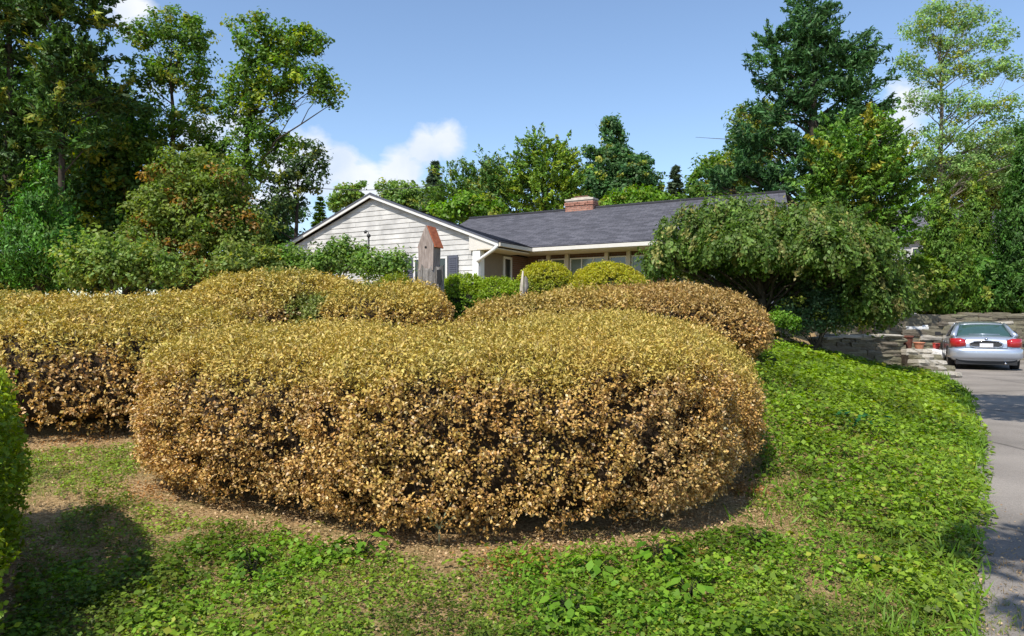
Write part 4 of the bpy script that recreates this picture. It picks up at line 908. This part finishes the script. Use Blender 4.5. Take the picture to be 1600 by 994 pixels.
# individual broad leaved weeds
def at_ground(px, py):
    d = 1.6 / ((py - CY) / F)
    for _ in range(12): d = .5 * d + .5 * (1.6 - gz((px - CX) / F * d, d)) / ((py - CY) / F)
    return (px - CX) / F * d, d
def weed(px, py, r, n, leaf, c1, c2, label, h=.12, asp=.6):
    x, y = at_ground(px, py); g = gz(x, y); root = empty('broadleaf_weed', (x, y, g), 0, label, 'weed'); mb = MB()
    P, Nn, T = [], [], []
    for i in range(n):
        a = rng.uniform(0, 2 * PI); rr = r * rng.uniform(.25, 1) ; z = h * rng.uniform(.5, 1.15)
        e_ = Vector((math.cos(a) * rr, math.sin(a) * rr, z)); mb.tube([(0, 0, 0), e_ * .5 + Vector((0, 0, z * .3)), e_], [.004, .003, .002], 4)
        P.append(e_ + Vector((math.cos(a), math.sin(a), 0)) * leaf * .35); T.append((math.cos(a), math.sin(a), -.25)); Nn.append((math.cos(a) * .4 + rng.normal(0, .25), math.sin(a) * .4 + rng.normal(0, .25), 1))
    P = np.array(P); cc = lerpc(c1, c2, rng.random((n, 1))) * rng.uniform(.75, 1.25, (n, 1))
    # each leaf as two halves and a tip: three overlapping faces give a rounder blade
    P3 = np.concatenate([P, P + unit(np.array(T)) * leaf * .12, P - unit(np.array(T)) * leaf * .1]); 
    leaf_mesh('leaves', P3, np.array(Nn * 3) + rng.normal(0, .05, (3 * n, 3)), leaf * np.repeat([1, .82, .8], n), np.repeat([asp, asp * 1.25, asp * 1.2], n), np.tile(cc, (3, 1)), M_LEAF, root, T=np.array(T * 3), fold=.1)
    mb.build('stem', M_TWIGG, root)
G1, G2 = (.10, .23, .015), (.2, .36, .03)
weed(565, 868, .17, 26, .075, G1, G2, 'broad leaved weed before the dark underside of the hedge, left of centre')
weed(930, 905, .15, 20, .085, G1, G2, 'broad leaved weed just right of the rusty moss patch')
weed(1030, 880, .2, 30, .09, (.08, .2, .012), (.15, .3, .02), 'largest bright broad leaved weed below the right end of the hedge')
weed(1075, 940, .17, 22, .08, G1, G2, 'broad leaved weed near the bottom edge, right of centre')
weed(890, 968, .16, 24, .07, G1, G2, 'broad leaved weed at the bottom edge near the centre')
weed(395, 880, .2, 30, .055, G1, G2, 'small leaved tuft on the bare soil left of centre')
weed(395, 905, .14, 18, .06, (.07, .15, .02), (.11, .22, .02), 'low tuft in front of the small leaved one, left of centre')
weed(1345, 680, .30, 44, .10, (.02, .11, .03), (.05, .19, .05), 'dark blue green large leaved plant on the bank', .25, .5)
weed(1370, 898, .12, 14, .07, (.22, .27, .02), (.36, .36, .04), 'yellowed leafy plant low on the bank near the drive')
weed(1430, 600, .35, 30, .12, (.2, .28, .03), (.38, .4, .06), 'pale yellow green plant at the corner of bank and driveway', .3)
weed(1180, 860, .12, 16, .05, G1, G2, 'little weed on the bare strip right of the hedge')
# forked green sprout in front of the hedge
x, y = at_ground(690, 838); sp_ = empty('bare_sprout', (x, y, gz(x, y)), 0, 'pale grey green forked stem standing before the dark hedge bottom', 'stem')
M_SPR = mat_flat('sprout', (.34, .38, .24), .6)
y -= .10
sp_.location.y = y; sp_.location.z = gz(x, y)
mb = MB(); mb.tube([(0, -.06, 0), (0, -.07, .09), (.005, -.08, .13)], [.008, .007, .006], 6); mb.build('stem', M_SPR, sp_)
for tx, tz in ((-.15, .27), (-.08, .31), (.09, .31), (.19, .26)):
    mb = MB(); mb.tube([(.0, -.075, .11), (tx * .5, -.09, .11 + (tz - .11) * .55), (tx, -.10, tz)], [.006, .005, .002], 5); mb.build('branch', M_SPR, sp_)

# ------------------------------------------------------------------ dry stone walls, steps
STC = [(.13, .11, .085), (.22, .19, .14), (.10, .09, .075), (.27, .235, .185), (.17, .14, .10), (.085, .08, .07), (.235, .205, .17), (.18, .165, .11)]
M_STONE = mat_objvar('field_stone', STC, 6, .9, .8, .03)
M_STONEP = mat_objvar('pale_stone', [(.33, .30, .25), (.24, .215, .18), (.40, .365, .31)], 6, .85, .6, .02)
M_DIRT = mat_noise('packed_earth', (.03, .022, .015), (.07, .055, .04), 9, .95, .6)
def stone_mesh(i, rough=.15):
    n = 3; V = []; key = {}; Fc = []
    def vid(p):
        k = tuple(np.round(p, 4))
        if k not in key:
            q = np.array(p, float); ln = np.linalg.norm(q); sp = q / ln; q = q * .62 + sp * .45
            q = q * (1 + (vnoise(np.array([[p[0] + i * 7.1, p[1], p[2]]]), 1.3, i)[0] - .5) * rough * 2)
            key[k] = len(V); V.append(tuple(q * .5 / .80))
        return key[k]
    for ax in range(3):
        for s in (-1, 1):
            for u in range(n - 1):
                for w in range(n - 1):
                    c4 = []
                    for du, dw in ((0, 0), (1, 0), (1, 1), (0, 1)):
                        p = [0, 0, 0]; p[ax] = s; p[(ax + 1) % 3] = (u + du) - 1; p[(ax + 2) % 3] = (w + dw) - 1; c4.append(vid(p))
                    Fc.append(c4 if s > 0 else c4[::-1])
    me = bpy.data.meshes.new('stone'); me.from_pydata(V, [], Fc); me.update(); return me
def stone_set(mat): 
    out = []
    for i in range(7):
        me = stone_mesh(i); me.materials.append(mat); out.append(me)
    return out
STM, STP = stone_set(M_STONE), stone_set(M_STONEP)
def stone(parent, loc, rz, dims, pale=False, name='stone'):
    o = bpy.data.objects.new(name, random.choice(STP if pale else STM)); C.objects.link(o); o.parent = parent
    o.location = loc; o.scale = dims; o.rotation_euler = (random.gauss(0, .03), random.gauss(0, .03), rz + random.gauss(0, .05)); return o
def stone_wall(name, label, pts, ztop, zbase, len_, course, thick, cap=None, palep=.08, ragged=0):
    pts = [Vector((*p, 0)) for p in pts]; x0, y0 = pts[0].x, pts[0].y
    root = empty(name, (x0, y0, 0), 0, label, 'wall'); segs = [(pts[i + 1] - pts[i]).length for i in range(len(pts) - 1)]; tot = sum(segs)
    def at(s):
        for i, l in enumerate(segs):
            if s <= l or i == len(segs) - 1:
                d = (pts[i + 1] - pts[i]).normalized(); return pts[i] + d * s, math.atan2(d.y, d.x)
            s -= l
    mb = MB()
    for i in range(len(pts) - 1):
        d = (pts[i + 1] - pts[i]).normalized(); nn = Vector((-d.y, d.x, 0)); a, c = pts[i] - pts[0], pts[i + 1] - pts[0]
        f, bk = nn * (.10), nn * (thick)
        zt = ztop(pts[i].x) - .12, ztop(pts[i + 1].x) - .12
        V = [a + f, c + f, c + bk, a + bk]; V = [v + Vector((0, 0, zbase - .2)) for v in V] + [V[0] + Vector((0, 0, zt[0])), V[1] + Vector((0, 0, zt[1])), V[2] + Vector((0, 0, zt[1])), V[3] + Vector((0, 0, zt[0]))]
        mb.add(V, [(0, 3, 2, 1), (4, 5, 6, 7), (0, 1, 5, 4), (1, 2, 6, 5), (2, 3, 7, 6), (3, 0, 4, 7)])
    mb.build('earth_core', M_DIRT, root)
    z = zbase; 
    while z < max(ztop(p.x) for p in pts) - .03:
        hc = course * random.uniform(.75, 1.3); s = random.uniform(-.2, 0)
        while s < tot:
            l = len_ * random.uniform(.4, 1.9); p, a = at(min(max(s + l / 2, 0), tot)); zt = ztop(p.x) + random.uniform(-ragged, 0)
            if z + hc * .5 < zt:
                h_ = hc if z + hc * 1.5 < zt else min(zt - z, hc * 1.4)
                nn = Vector((-math.sin(a), math.cos(a), 0)); dp = thick * random.uniform(.8, 1.0)
                c_ = p - pts[0] + nn * (dp / 2 - .02 + random.uniform(-.04, .04))
                stone(root, (c_.x, c_.y, z + h_ / 2), a, (l * 1.08, dp, h_ * 1.16), random.random() < palep)
            s += l
        z += hc
    if cap:
        s = 0
        while s < tot - .1:
            l = min(random.uniform(*cap[0]), tot - s); p, a = at(s + l / 2); nn = Vector((-math.sin(a), math.cos(a), 0)); c_ = p - pts[0] + nn * (thick / 2 - .04)
            stone(root, (c_.x, c_.y, ztop(p.x) + cap[1] / 2 - .02), a, (l * 1.03, thick + .1, cap[1]), cap[2], 'capstone'); s += l
    return root
stone_wall('stone_wall', 'long dry stone retaining wall along the back of the parking area behind the car', [(9.2, 22.9), (13.2, 26.05), (22.5, 26.65)],
           lambda x: float(np.interp(x, [9, 13, 14.5, 16.2, 17, 22], [1.62, 1.72, 1.80, 1.66, 1.78, 1.78])), -.02, .46, .155, .42, None, .04, .07)
stone_wall('stone_wall', 'low stone retaining wall with pale flat capstones, ending beside the clay pot', [(8.35, 18.9), (9.1, 19.3), (10.85, 19.75)],
           lambda x: float(np.interp(x, [8.3, 9.1, 10.9], [1.02, 1.08, 1.10])), .1, .30, .105, .4, ((.5, .85), .07, True), .10, .03)
stone_wall('stone_edging', 'broken row of pale stones at the top of the green bank', [(6.6, 17.3), (7.4, 17.9), (8.4, 18.5), (10.9, 18.6)],
           lambda x: gz(x, 18.2) + .20, .35, .34, .13, .3, None, .35, .05)
st = empty('stone_steps', (11.0, 19.2, 0), 0, 'pale flat stone steps beside the low wall at the edge of the driveway', 'steps')
for i, (x0, z, w, y) in enumerate(((-.1, .64, .75, .75), (.0, .5, .8, .55), (.0, .36, .8, .3), (.05, .22, .8, .05), (.05, .09, .85, -.2))):
    for k in range(3):
        stone(st, (x0 + w * (k + .5) / 3, y + .05 * k, z), .1, (w / 3 * 1.05, .75, .15), i % 2 == 0 or k == 1, 'slab')
mb = MB(); mb.box(-.12, .7, .3, 1.1, -.1, .58); mb.build('earth_core', M_DIRT, st)
# clay pots
M_CLAY = mat_noise('clay', (.36, .13, .07), (.52, .24, .15), 9, .8, .2); M_RUST = mat_noise('rusty_brown', (.07, .025, .018), (.16, .06, .04), 9, .8, .3)
def pot(x, y, z, r, h, mat, label, name='clay_pot', tilt=0):
    root = empty(name, (x, y, z), 0, label, 'pot'); root.rotation_euler = (0, tilt, 0)
    MB().lathe([(r * .62, 0), (r * .66, h * .1), (r * .9, h * .8), (r * .93, h * .86)], 18).build('body', mat, root)
    MB().lathe([(r * .95, h * .84), (r * 1.03, h * .85), (r * 1.04, h), (r * .9, h), (r * .86, h * .9), (.01, h * .88)], 18).build('rim', mat, root)
pot(11.22, 19.95, .72, .14, .38, M_RUST, 'dark rusty brown pot standing against the end of the low wall')
pot(11.45, 19.8, .72, .15, .20, M_CLAY, 'pale orange clay pot right of the dark pot on the steps')
rb = empty('red_pot', W(1463, 547, 25.0), 0, 'small red pot on the ground before the long stone wall', 'pot'); rb.location.z = .03
zb = gz(rb.location.x, rb.location.y)
rb.location.z = .46
M_RED = mat_flat('red_glaze', (.42, .05, .04), .35)
MB().lathe([(.07, 0), (.11, .1), (.12, .2), (.10, .22)], 14).build('body', M_RED, rb)
MB().lathe([(.10, .22), (.13, .225), (.13, .25), (.09, .25), (.01, .23)], 14).build('rim', M_RED, rb)
bx0 = empty('stone_block', (rb.location.x, rb.location.y, 0), .1, 'squat block of field stone under the small red pot', 'stone')
stone(bx0, (0, 0, .1), 0, (.6, .42, .24), False, 'stone'); stone(bx0, (.02, 0, .335), 0, (.5, .4, .25), False, 'stone')
b1 = empty('white_boulder', (*W(1212, 470, 19.5)[:2], 0), 0, 'pale boulder in the gap under the weeping tree branches', 'boulder'); b1.location.z = gz(b1.location.x, 19.5)
stone(b1, (0, 0, .36), .3, (.5, .4, .85), True, 'boulder')

# ------------------------------------------------------------------ birdhouse on its stump
M_OLDW = mat_noise('weathered_board', (.16, .125, .105), (.38, .315, .28), 14, .9, .7, 8, .3, .7, (3, 3, .35), dist=.02)
M_STUMP = mat_noise('weathered_stump', (.09, .08, .07), (.34, .31, .28), 12, .95, 1.0, 8, .35, .65, (2.2, 2.2, .25), dist=.04)
M_REDR = mat_noise('red_roof_board', (.34, .085, .035), (.50, .16, .07), 8, .75, .3, 6, stretch=(1, 1, 3))
bx_, by_ = -1.42, 12.35; bg_ = gz(bx_, by_)
stp = empty('tree_stump', (bx_, by_, bg_), 0, 'tall grey weathered stump carrying the birdhouse behind the browned hedge', 'stump')
prof = []; ns = 22; mb = MB(); V = []
lev = [0, .2, .5, .8, 1.1, 1.3, 1.40]
for j, z in enumerate(lev):
    for k in range(ns):
        a = 2 * PI * k / ns; rr = .235 * (1 + .16 * math.sin(k * 2.4) * .5 + .10 * (vnoise(np.array([[math.cos(a) * 2, math.sin(a) * 2, z * .6]]), 2, 3)[0] - .5)) * (1 - .06 * z)
        V.append((rr * math.cos(a), rr * math.sin(a) * .85, z + (.07 * math.sin(k * 1.9) if j == len(lev) - 1 else 0)))
Fc = [(j * ns + k, j * ns + (k + 1) % ns, (j + 1) * ns + (k + 1) % ns, (j + 1) * ns + k) for j in range(len(lev) - 1) for k in range(ns)] + [tuple((len(lev) - 1) * ns + k for k in range(ns))]
mb.add(V, Fc, False); mb.build('trunk', M_STUMP, stp)
mb = MB(); mb.box(.13, .2, -.27, -.17, 1.12, 1.36); mb.build('bracket', mat_flat('dark_iron', (.02, .02, .02), .6, .5), stp)
bh = empty('birdhouse', (bx_ - .02, by_, bg_ + 1.36), math.radians(-22), 'tall narrow weathered wooden birdhouse with steep rusty red roof', 'birdhouse')
w, dpt, hw_, hp = .14, .27, .44, .77
# front board (pentagon) recessed under the roof, with round hole
def gable_board(mb, y0, y1, w, hb, hp):
    V = [(-w * .92, y0, 0), (w * .92, y0, 0), (w, y0, hb), (0, y0, hp), (-w, y0, hb)]; V += [(a, y1, c) for a, _, c in V]
    mb.add(V, [(0, 1, 2, 3, 4), (9, 8, 7, 6, 5), (0, 5, 6, 1), (1, 6, 7, 2), (2, 7, 8, 3), (3, 8, 9, 4), (4, 9, 5, 0)])
mb = MB(); gable_board(mb, -dpt / 2 - .015, -dpt / 2 + .010, w + .012, hw_, hp + .022); mb.build('front_board', M_OLDW, bh)
mb = MB(); gable_board(mb, dpt / 2 - .025, dpt / 2, w, hw_, hp); mb.build('back_board', M_OLDW, bh)
for s in (-1, 1):
    mb = MB(); mb.box(*sorted((s * (w - .02), s * (w - .001))), -dpt / 2 + .027, dpt / 2 - .027, .0, hw_ - .02); mb.build('side_board', M_OLDW, bh)
    mb = MB(); dx, dz = w, hp - hw_; ln = math.hypot(dx, dz); ux, uz = dx / ln, -dz / ln; nx_, nz_ = -uz, ux; L_ = ln * 1.14; t0 = .018
    p = lambda a, b, y: (s * (ux * a + nx_ * b), y, hp + .004 + uz * a + nz_ * b)
    ya, yb = -dpt / 2 + .012, dpt / 2 + .05
    V = [p(0, 0, ya), p(L_, 0, ya), p(L_, t0, ya), p(0, t0, ya), p(0, 0, yb), p(L_, 0, yb), p(L_, t0, yb), p(0, t0, yb)]
    mb.add(V, [(0, 1, 2, 3), (7, 6, 5, 4), (0, 4, 5, 1), (1, 5, 6, 2), (2, 6, 7, 3), (3, 7, 4, 0)]); mb.build('roof_board', M_REDR, bh)
MB().lathe([(.022, 0), (.022, .004)], 14).build('entrance_hole', mat_flat('dark_hole', (.01, .01, .01), .9), bh)
eh = bh.children[-1] if bh.children else None
for o in list(scene.objects):
    if o.name == 'entrance_hole': o.location = (0, -dpt / 2 - .0155, .40); o.rotation_euler = (PI / 2, 0, 0)
# small weathered stake
sx, sy = W(818, 440, 11.9)[:2]; sg = gz(sx, sy)
sk = empty('weathered_stake', (sx, sy, sg), 0, 'short pale weathered wooden stake split at the top beside the round shrub', 'stake')
M_PALEW = mat_noise('bleached_wood', (.26, .22, .17), (.55, .49, .40), 14, .9, .7, 7, stretch=(2, 2, .3))
mb = MB(); mb.tube([(.0, 0, -.05), (-.01, 0, .7), (-.03, 0, 1.1), (-.01, 0, 1.37)], [.05, .045, .035, .012], 7); mb.build('post', M_PALEW, sk)
mb = MB(); mb.tube([(.03, 0, .9), (.05, 0, 1.12), (.04, .01, 1.24), (.03, .0, 1.28)], [.03, .04, .03, .01], 7); mb.build('split_piece', M_STUMP, sk)
# thin pole with lamp head before the gable
px_, py_ = W(576, 380, 20.5)[:2]; pg = gz(px_, py_); zt = EYE + (CY - 371) / F * 20.5
po = empty('garden_pole', (px_, py_, pg), 0, 'thin dark pole with a small curved head standing before the gable wall', 'pole')
M_IRON = mat_flat('dark_pole', (.03, .03, .03), .5)
MB().tube([(0, 0, 0), (0, 0, zt - pg)], [.03, .028], 8).build('shaft', M_IRON, po)
MB().lathe([(.03, 0), (.06, .02), (.055, .08), (.02, .1)], 10, (0, 0, zt - pg)).build('collar', M_IRON, po)
mb = MB(); mb.tube([(0, 0, zt - pg + .09), (-.02, 0, zt - pg + .17), (-.1, 0, zt - pg + .19)], [.012, .012, .03], 6); mb.tube([(-.06, 0, zt - pg + .16), (-.13, 0, zt - pg + .15)], [.045, .04], 8); mb.build('head', M_IRON, po)
# overhead wire
mb = MB(); a, c = Vector(W(380, 278, 40)), Vector(W(700, 288, 40)); pts = [a.lerp(c, t / 10) + Vector((0, 0, -.5 * math.sin(PI * t / 10))) for t in range(11)]
mb.tube([tuple(p) for p in pts], .018, 5); tag(mb.build('power_line', M_IRON), 'thin overhead wire crossing the cloud above the gable', 'wire')

# ------------------------------------------------------------------ silver saloon car
def build_car():
    rx, ry = 14.35, 21.3
    root = empty('parked_car', (rx, ry, .014), math.radians(-28), 'silver saloon car parked on the driveway with its red tail lights towards the camera', 'car')
    M_PAINT = mat_flat('silver_paint', (.42, .47, .56), .28, .55, var=.02, coat=.8)
    M_DARK = mat_flat('black_plastic', (.015, .015, .017), .5); M_TYRE = mat_flat('tyre_rubber', (.02, .02, .02), .8); M_RIM = mat_flat('alloy', (.5, .5, .52), .3, .9)
    M_CG = mat_flat('car_glass', (.035, .075, .07), .05, spec=.9); M_TAIL = mat_flat('tail_light', (.36, .012, .014), .18, coat=.8); M_CHR = mat_flat('chrome', (.7, .7, .72), .12, 1)
    M_PLATE = mat_flat('number_plate', (.62, .62, .66), .4)
    # body: cross sections along the length (y = 0 rear bumper, 4.95 front)
    st = [(-.00, .74, .34, .60, .70), (.03, .84, .28, .68, .86), (.12, .90, .24, .86, 1.00), (.30, .925, .22, .90, 1.045), (.7, .935, .2, .91, 1.06), (1.3, .94, .2, .90, 1.05), (2.3, .94, .2, .88, 1.0),
          (3.3, .94, .2, .86, .98), (3.9, .93, .2, .82, .93), (4.5, .90, .22, .72, .82), (4.8, .82, .26, .60, .70), (4.93, .66, .34, .5, .58)]
    V = []; K = 14
    for (y, w_, zb_, zs, zt_) in st:
        half = [(0, zb_), (w_ * .75, zb_), (w_ * .96, zb_ + .06), (w_, zb_ + (zs - zb_) * .45), (w_ * .985, zs - .06), (w_ * .93, zs + (zt_ - zs) * .35), (w_ * .72, zt_ - .012), (0, zt_)]
        V += [(x, y, z) for x, z in half] + [(-x, y, z) for x, z in half[-2:0:-1]]
    K = 14; Fc = [(i * K + k, i * K + (k + 1) % K, (i + 1) * K + (k + 1) % K, (i + 1) * K + k) for i in range(len(st) - 1) for k in range(K)]
    Fc += [tuple(range(K))[::-1], tuple((len(st) - 1) * K + k for k in range(K))]
    b = MB().add(V, [f[::-1] for f in Fc], True).build('body', M_PAINT, root); md = b.modifiers.new('s', 'SUBSURF'); md.levels = md.render_levels = 2
    # cabin
    cs = [(.70, .74, 1.02, .74, 1.03), (.95, .76, 1.02, .66, 1.20), (1.35, .79, 1.0, .585, 1.405), (1.7, .80, 1.0, .57, 1.445), (2.3, .80, .98, .57, 1.455), (2.8, .79, .96, .57, 1.42), (3.25, .77, .95, .62, 1.2), (3.72, .74, .93, .72, .97)]
    V = []
    for (y, wb, zb_, wt, zt_) in cs:
        half = [(0, zb_ - .1), (wb, zb_ - .1), (wb + .01, zb_), ((wb + wt) / 2 + .025, (zb_ + zt_) / 2), (wt, zt_ - .02), (wt * .6, zt_), (0, zt_ + .01)]
        V += [(x, y, z) for x, z in half] + [(-x, y, z) for x, z in half[-2:0:-1]]
    K = 12; Fc = [(i * K + k, i * K + (k + 1) % K, (i + 1) * K + (k + 1) % K, (i + 1) * K + k) for i in range(len(cs) - 1) for k in range(K)] + [tuple(range(K))[::-1], tuple((len(cs) - 1) * K + k for k in range(K))]
    MB().add(V, [f[::-1] for f in Fc], True).build('cabin_glass', M_CG, root)
    def cabin_y(z): return float(np.interp(z, [1.03, 1.20, 1.405, 1.445], [.70, .95, 1.35, 1.7]))
    # roof panel
    V = []; rows = [(1.28, .60, 1.395), (1.5, .585, 1.432), (1.9, .58, 1.462), (2.3, .58, 1.468), (2.7, .58, 1.445), (2.95, .60, 1.375)]
    for (y, w_, z) in rows: V += [(-w_, y, z - .035), (-w_ * .9, y, z), (0, y, z + .018), (w_ * .9, y, z), (w_, y, z - .035)]
    Fc = [(i * 5 + k, (i + 1) * 5 + k, (i + 1) * 5 + k + 1, i * 5 + k + 1) for i in range(5) for k in range(4)]
    o = MB().add(V, [f[::-1] for f in Fc], True).build('roof', M_PAINT, root); md = o.modifiers.new('t', 'SOLIDIFY'); md.thickness = .03; md.offset = -1; md = o.modifiers.new('s', 'SUBSURF'); md.levels = md.render_levels = 1
    for s in (-1, 1):
        mb = MB(); mb.tube([(s * .80, .55, 1.03), (s * .735, .86, 1.13), (s * .665, 1.12, 1.28), (s * .60, 1.38, 1.40)], [.075, .07, .055, .04], 8); mb.tube([(s * .80, .75, 1.02), (s * .76, 1.05, 1.12), (s * .65, 1.5, 1.38)], [.08, .075, .04], 8); mb.build('rear_pillar', M_PAINT, root)
        mb = MB(); mb.tube([(s * .79, 2.25, 1.0), (s * .60, 2.2, 1.44)], [.03, .025], 6); mb.build('door_pillar', M_DARK, root)
        mb = MB(); mb.tube([(s * .78, 3.7, .96), (s * .70, 3.2, 1.2), (s * .60, 2.88, 1.39)], [.04, .035, .03], 6); mb.build('windscreen_pillar', M_PAINT, root)
        mb = MB(); mb.tube([(s * .93, 3.15, 1.0), (s * 1.04, 3.12, 1.03)], [.03, .03], 6)
        m_ = mb.build('mirror', M_DARK, root); mb = MB(); V = [(s * (1.0 + dx), 3.1 + dy, 1.04 + dz) for dx in (0, .17) for dy in (-.04, .06) for dz in (-.06, .07)]
        mb.add(V, [(0, 1, 3, 2), (4, 6, 7, 5), (0, 4, 5, 1), (2, 3, 7, 6), (0, 2, 6, 4), (1, 5, 7, 3)]); o = mb.build('housing', M_DARK, m_)
        # tail light wrapped round the corner
        V = []
        for x, y in ((.52, .028), (.66, .032), (.80, .07), (.885, .17), (.915, .36)):
            tp = .955 - (.0 if x > .6 else .05); bt = .70 + (.03 if x < .6 else 0)
            V += [(s * x, y - .035, bt), (s * x, y - .005, (tp + bt) / 2 + .05), (s * x, y + .035 + (0 if x > .8 else .0), tp)]
        Fc = [(i * 3 + k, i * 3 + k + 1, i * 3 + k + 4, i * 3 + k + 3) for i in range(4) for k in range(2)]
        o = MB().add(V, Fc if s > 0 else [f[::-1] for f in Fc], True).build('tail_light', M_TAIL, root); md = o.modifiers.new('t', 'SOLIDIFY'); md.thickness = .05; md.offset = 0
        mb = MB(); V = [(s * (.895 + (.02 if k in (0, 3) else .02)), yy, zz) for k, (yy, zz) in enumerate(((4.4, .55), (4.72, .55), (4.68, .66), (4.4, .7)))]
        V = [(s * .9, 4.45, .56), (s * .78, 4.82, .52), (s * .74, 4.8, .62), (s * .86, 4.5, .70), (s * .83, 4.4, .56), (s * .7, 4.7, .52), (s * .68, 4.7, .62), (s * .8, 4.4, .70)]
        mb.add(V, [(0, 1, 2, 3), (4, 5, 6, 7), (0, 1, 5, 4), (3, 2, 6, 7), (0, 3, 7, 4), (1, 2, 6, 5)]); mb.build('headlight', M_CHR, root)
        for y in (1.02, 3.85):
            wv = bpy.data.objects.new('wheel', None); C.objects.link(wv); wv.parent = root; wv.location = (s * .83, y, .32)
            MB().lathe([(.20, -.11), (.31, -.105), (.325, -.07), (.325, .07), (.31, .105), (.20, .11)], 26, axis='x').build('tyre', M_TYRE, wv)
            mb = MB(); mb.lathe([(.215, -.09), (.21, .09)], 22, axis='x')
            for k in range(7):
                a_ = 2 * PI * k / 7; mb.tube([(s * .10, 0, 0), (s * .09, .2 * math.cos(a_), .2 * math.sin(a_))], [.035, .02], 5)
            mb.build('rim', M_RIM, wv)
            mb = MB(); mb.tube([(s * .925, y + .36 * math.cos(t_), .32 + .36 * math.sin(t_)) for t_ in np.linspace(0, PI, 12)], .03, 6); mb.build('wheel_arch', M_DARK, root)
        for y0, y1 in ((1.35, 2.25), (2.27, 3.2)):
            mb = MB(); mb.tube([(s * .947, y0, .32), (s * .95, y0, .86), (s * .945, y1, .86), (s * .947, y1, .32)], .006, 4, False); dr = mb.build('door_seam', M_DARK, root)
            mb = MB(); mb.tube([(s * .955, y0 + .06, .82), (s * .965, y0 + .13, .825), (s * .955, y0 + .22, .82)], .014, 5); mb.build('door_handle', M_PAINT, root)
    # boot lid details
    mb = MB(); mb.tube([(-.40, -.012, .735), (-.42, -.016, .80), (-.34, -.012, .875), (0, -.012, .905), (.34, -.012, .875), (.42, -.016, .80), (.40, -.012, .735), (.3, -.03, .70), (-.3, -.03, .70), (-.40, -.012, .735)], .016, 6, False); mb.build('plate_surround', M_CHR, root)
    V = [(x * 1.0, -.012 + (.0 if z < .8 else .018), z) for x, z in ((-.38, .72), (.38, .72), (.40, .80), (.32, .86), (0, .89), (-.32, .86), (-.40, .80))]
    mb = MB(); mb.add(V, [(0, 1, 2, 3, 4, 5, 6)]); o = mb.build('plate_recess', M_DARK, root); md = o.modifiers.new('t', 'SOLIDIFY'); md.thickness = .02
    mb = MB(); mb.box(-.17, .17, -.045, -.035, .70, .82); mb.build('number_plate', M_PLATE, root)
    mb = MB(); mb.tube([(-.52, .04, .96), (-.53, .01, .69)], .007, 4); mb.tube([(.52, .04, .96), (.53, .01, .69)], .007, 4); mb.tube([(-.53, .0, .675), (0, -.02, .675), (.53, .0, .675)], .008, 4); mb.build('boot_seam', M_DARK, root)
    # bumper bar and valance
    V = []
    for x, y in ((-.93, .55), (-.925, .2), (-.86, .05), (-.70, -.035), (-.35, -.065), (0, -.075), (.35, -.065), (.70, -.035), (.86, .05), (.925, .2), (.93, .55)): V += [(x, y + .04, .36), (x, y - .01, .42), (x, y - .02, .58), (x, y + .03, .655)]
    Fc = [(i * 4 + k, i * 4 + k + 1, (i + 1) * 4 + k + 1, (i + 1) * 4 + k) for i in range(10) for k in range(3)]
    o = MB().add(V, Fc, True).build('bumper', M_PAINT, root); md = o.modifiers.new('t', 'SOLIDIFY'); md.thickness = .04; md.offset = -1; md = o.modifiers.new('s', 'SUBSURF'); md.levels = md.render_levels = 1
    mb = MB(); mb.box(-.78, .78, .05, .6, .17, .37); mb.box(-.70, .70, .6, 4.6, .15, .24); mb.build('underbody', M_DARK, root)
    mb = MB(); mb.tube([(.48, -.02, .22), (.48, .4, .23)], .035, 8); mb.build('exhaust_pipe', M_CHR, root)
    mb = MB(); mb.tube([(-.40, .60, 1.078), (0, .50, 1.088), (.40, .60, 1.078)], .012, 5); mb.build('boot_trim', M_PAINT, root)
    MB().lathe([(.045, 0), (.045, .006)], 16).build('badge', M_CHR, root)
    for o in list(scene.objects):
        if o.name == 'badge': o.location = (0, .012, .945); o.rotation_euler = (PI / 2, 0, 0)
build_car()

# look-alikes share a group
GR = {'brown_hedge': 'browned box hedges in curved rows', 'arborvitae': 'arborvitaes behind the stone wall', 'round_shrub': 'round clipped shrubs before the porch windows',
      'green_shrub': 'clipped green shrubs beyond the browned hedges', 'spruce_tree': 'spruces behind the house', 'broadleaf_weed': 'broad leaved weeds in the foreground and on the bank',
      'shade_tree': 'trees just outside the view that shade the driveway', 'stone_wall': 'dry stone retaining walls by the parking area'}
for o in scene.objects:
    if o.parent is None and 'label' in o.keys():
        k = o.name.split('.')[0]
        if k in GR and not o.get('group'): o['group'] = GR[k]
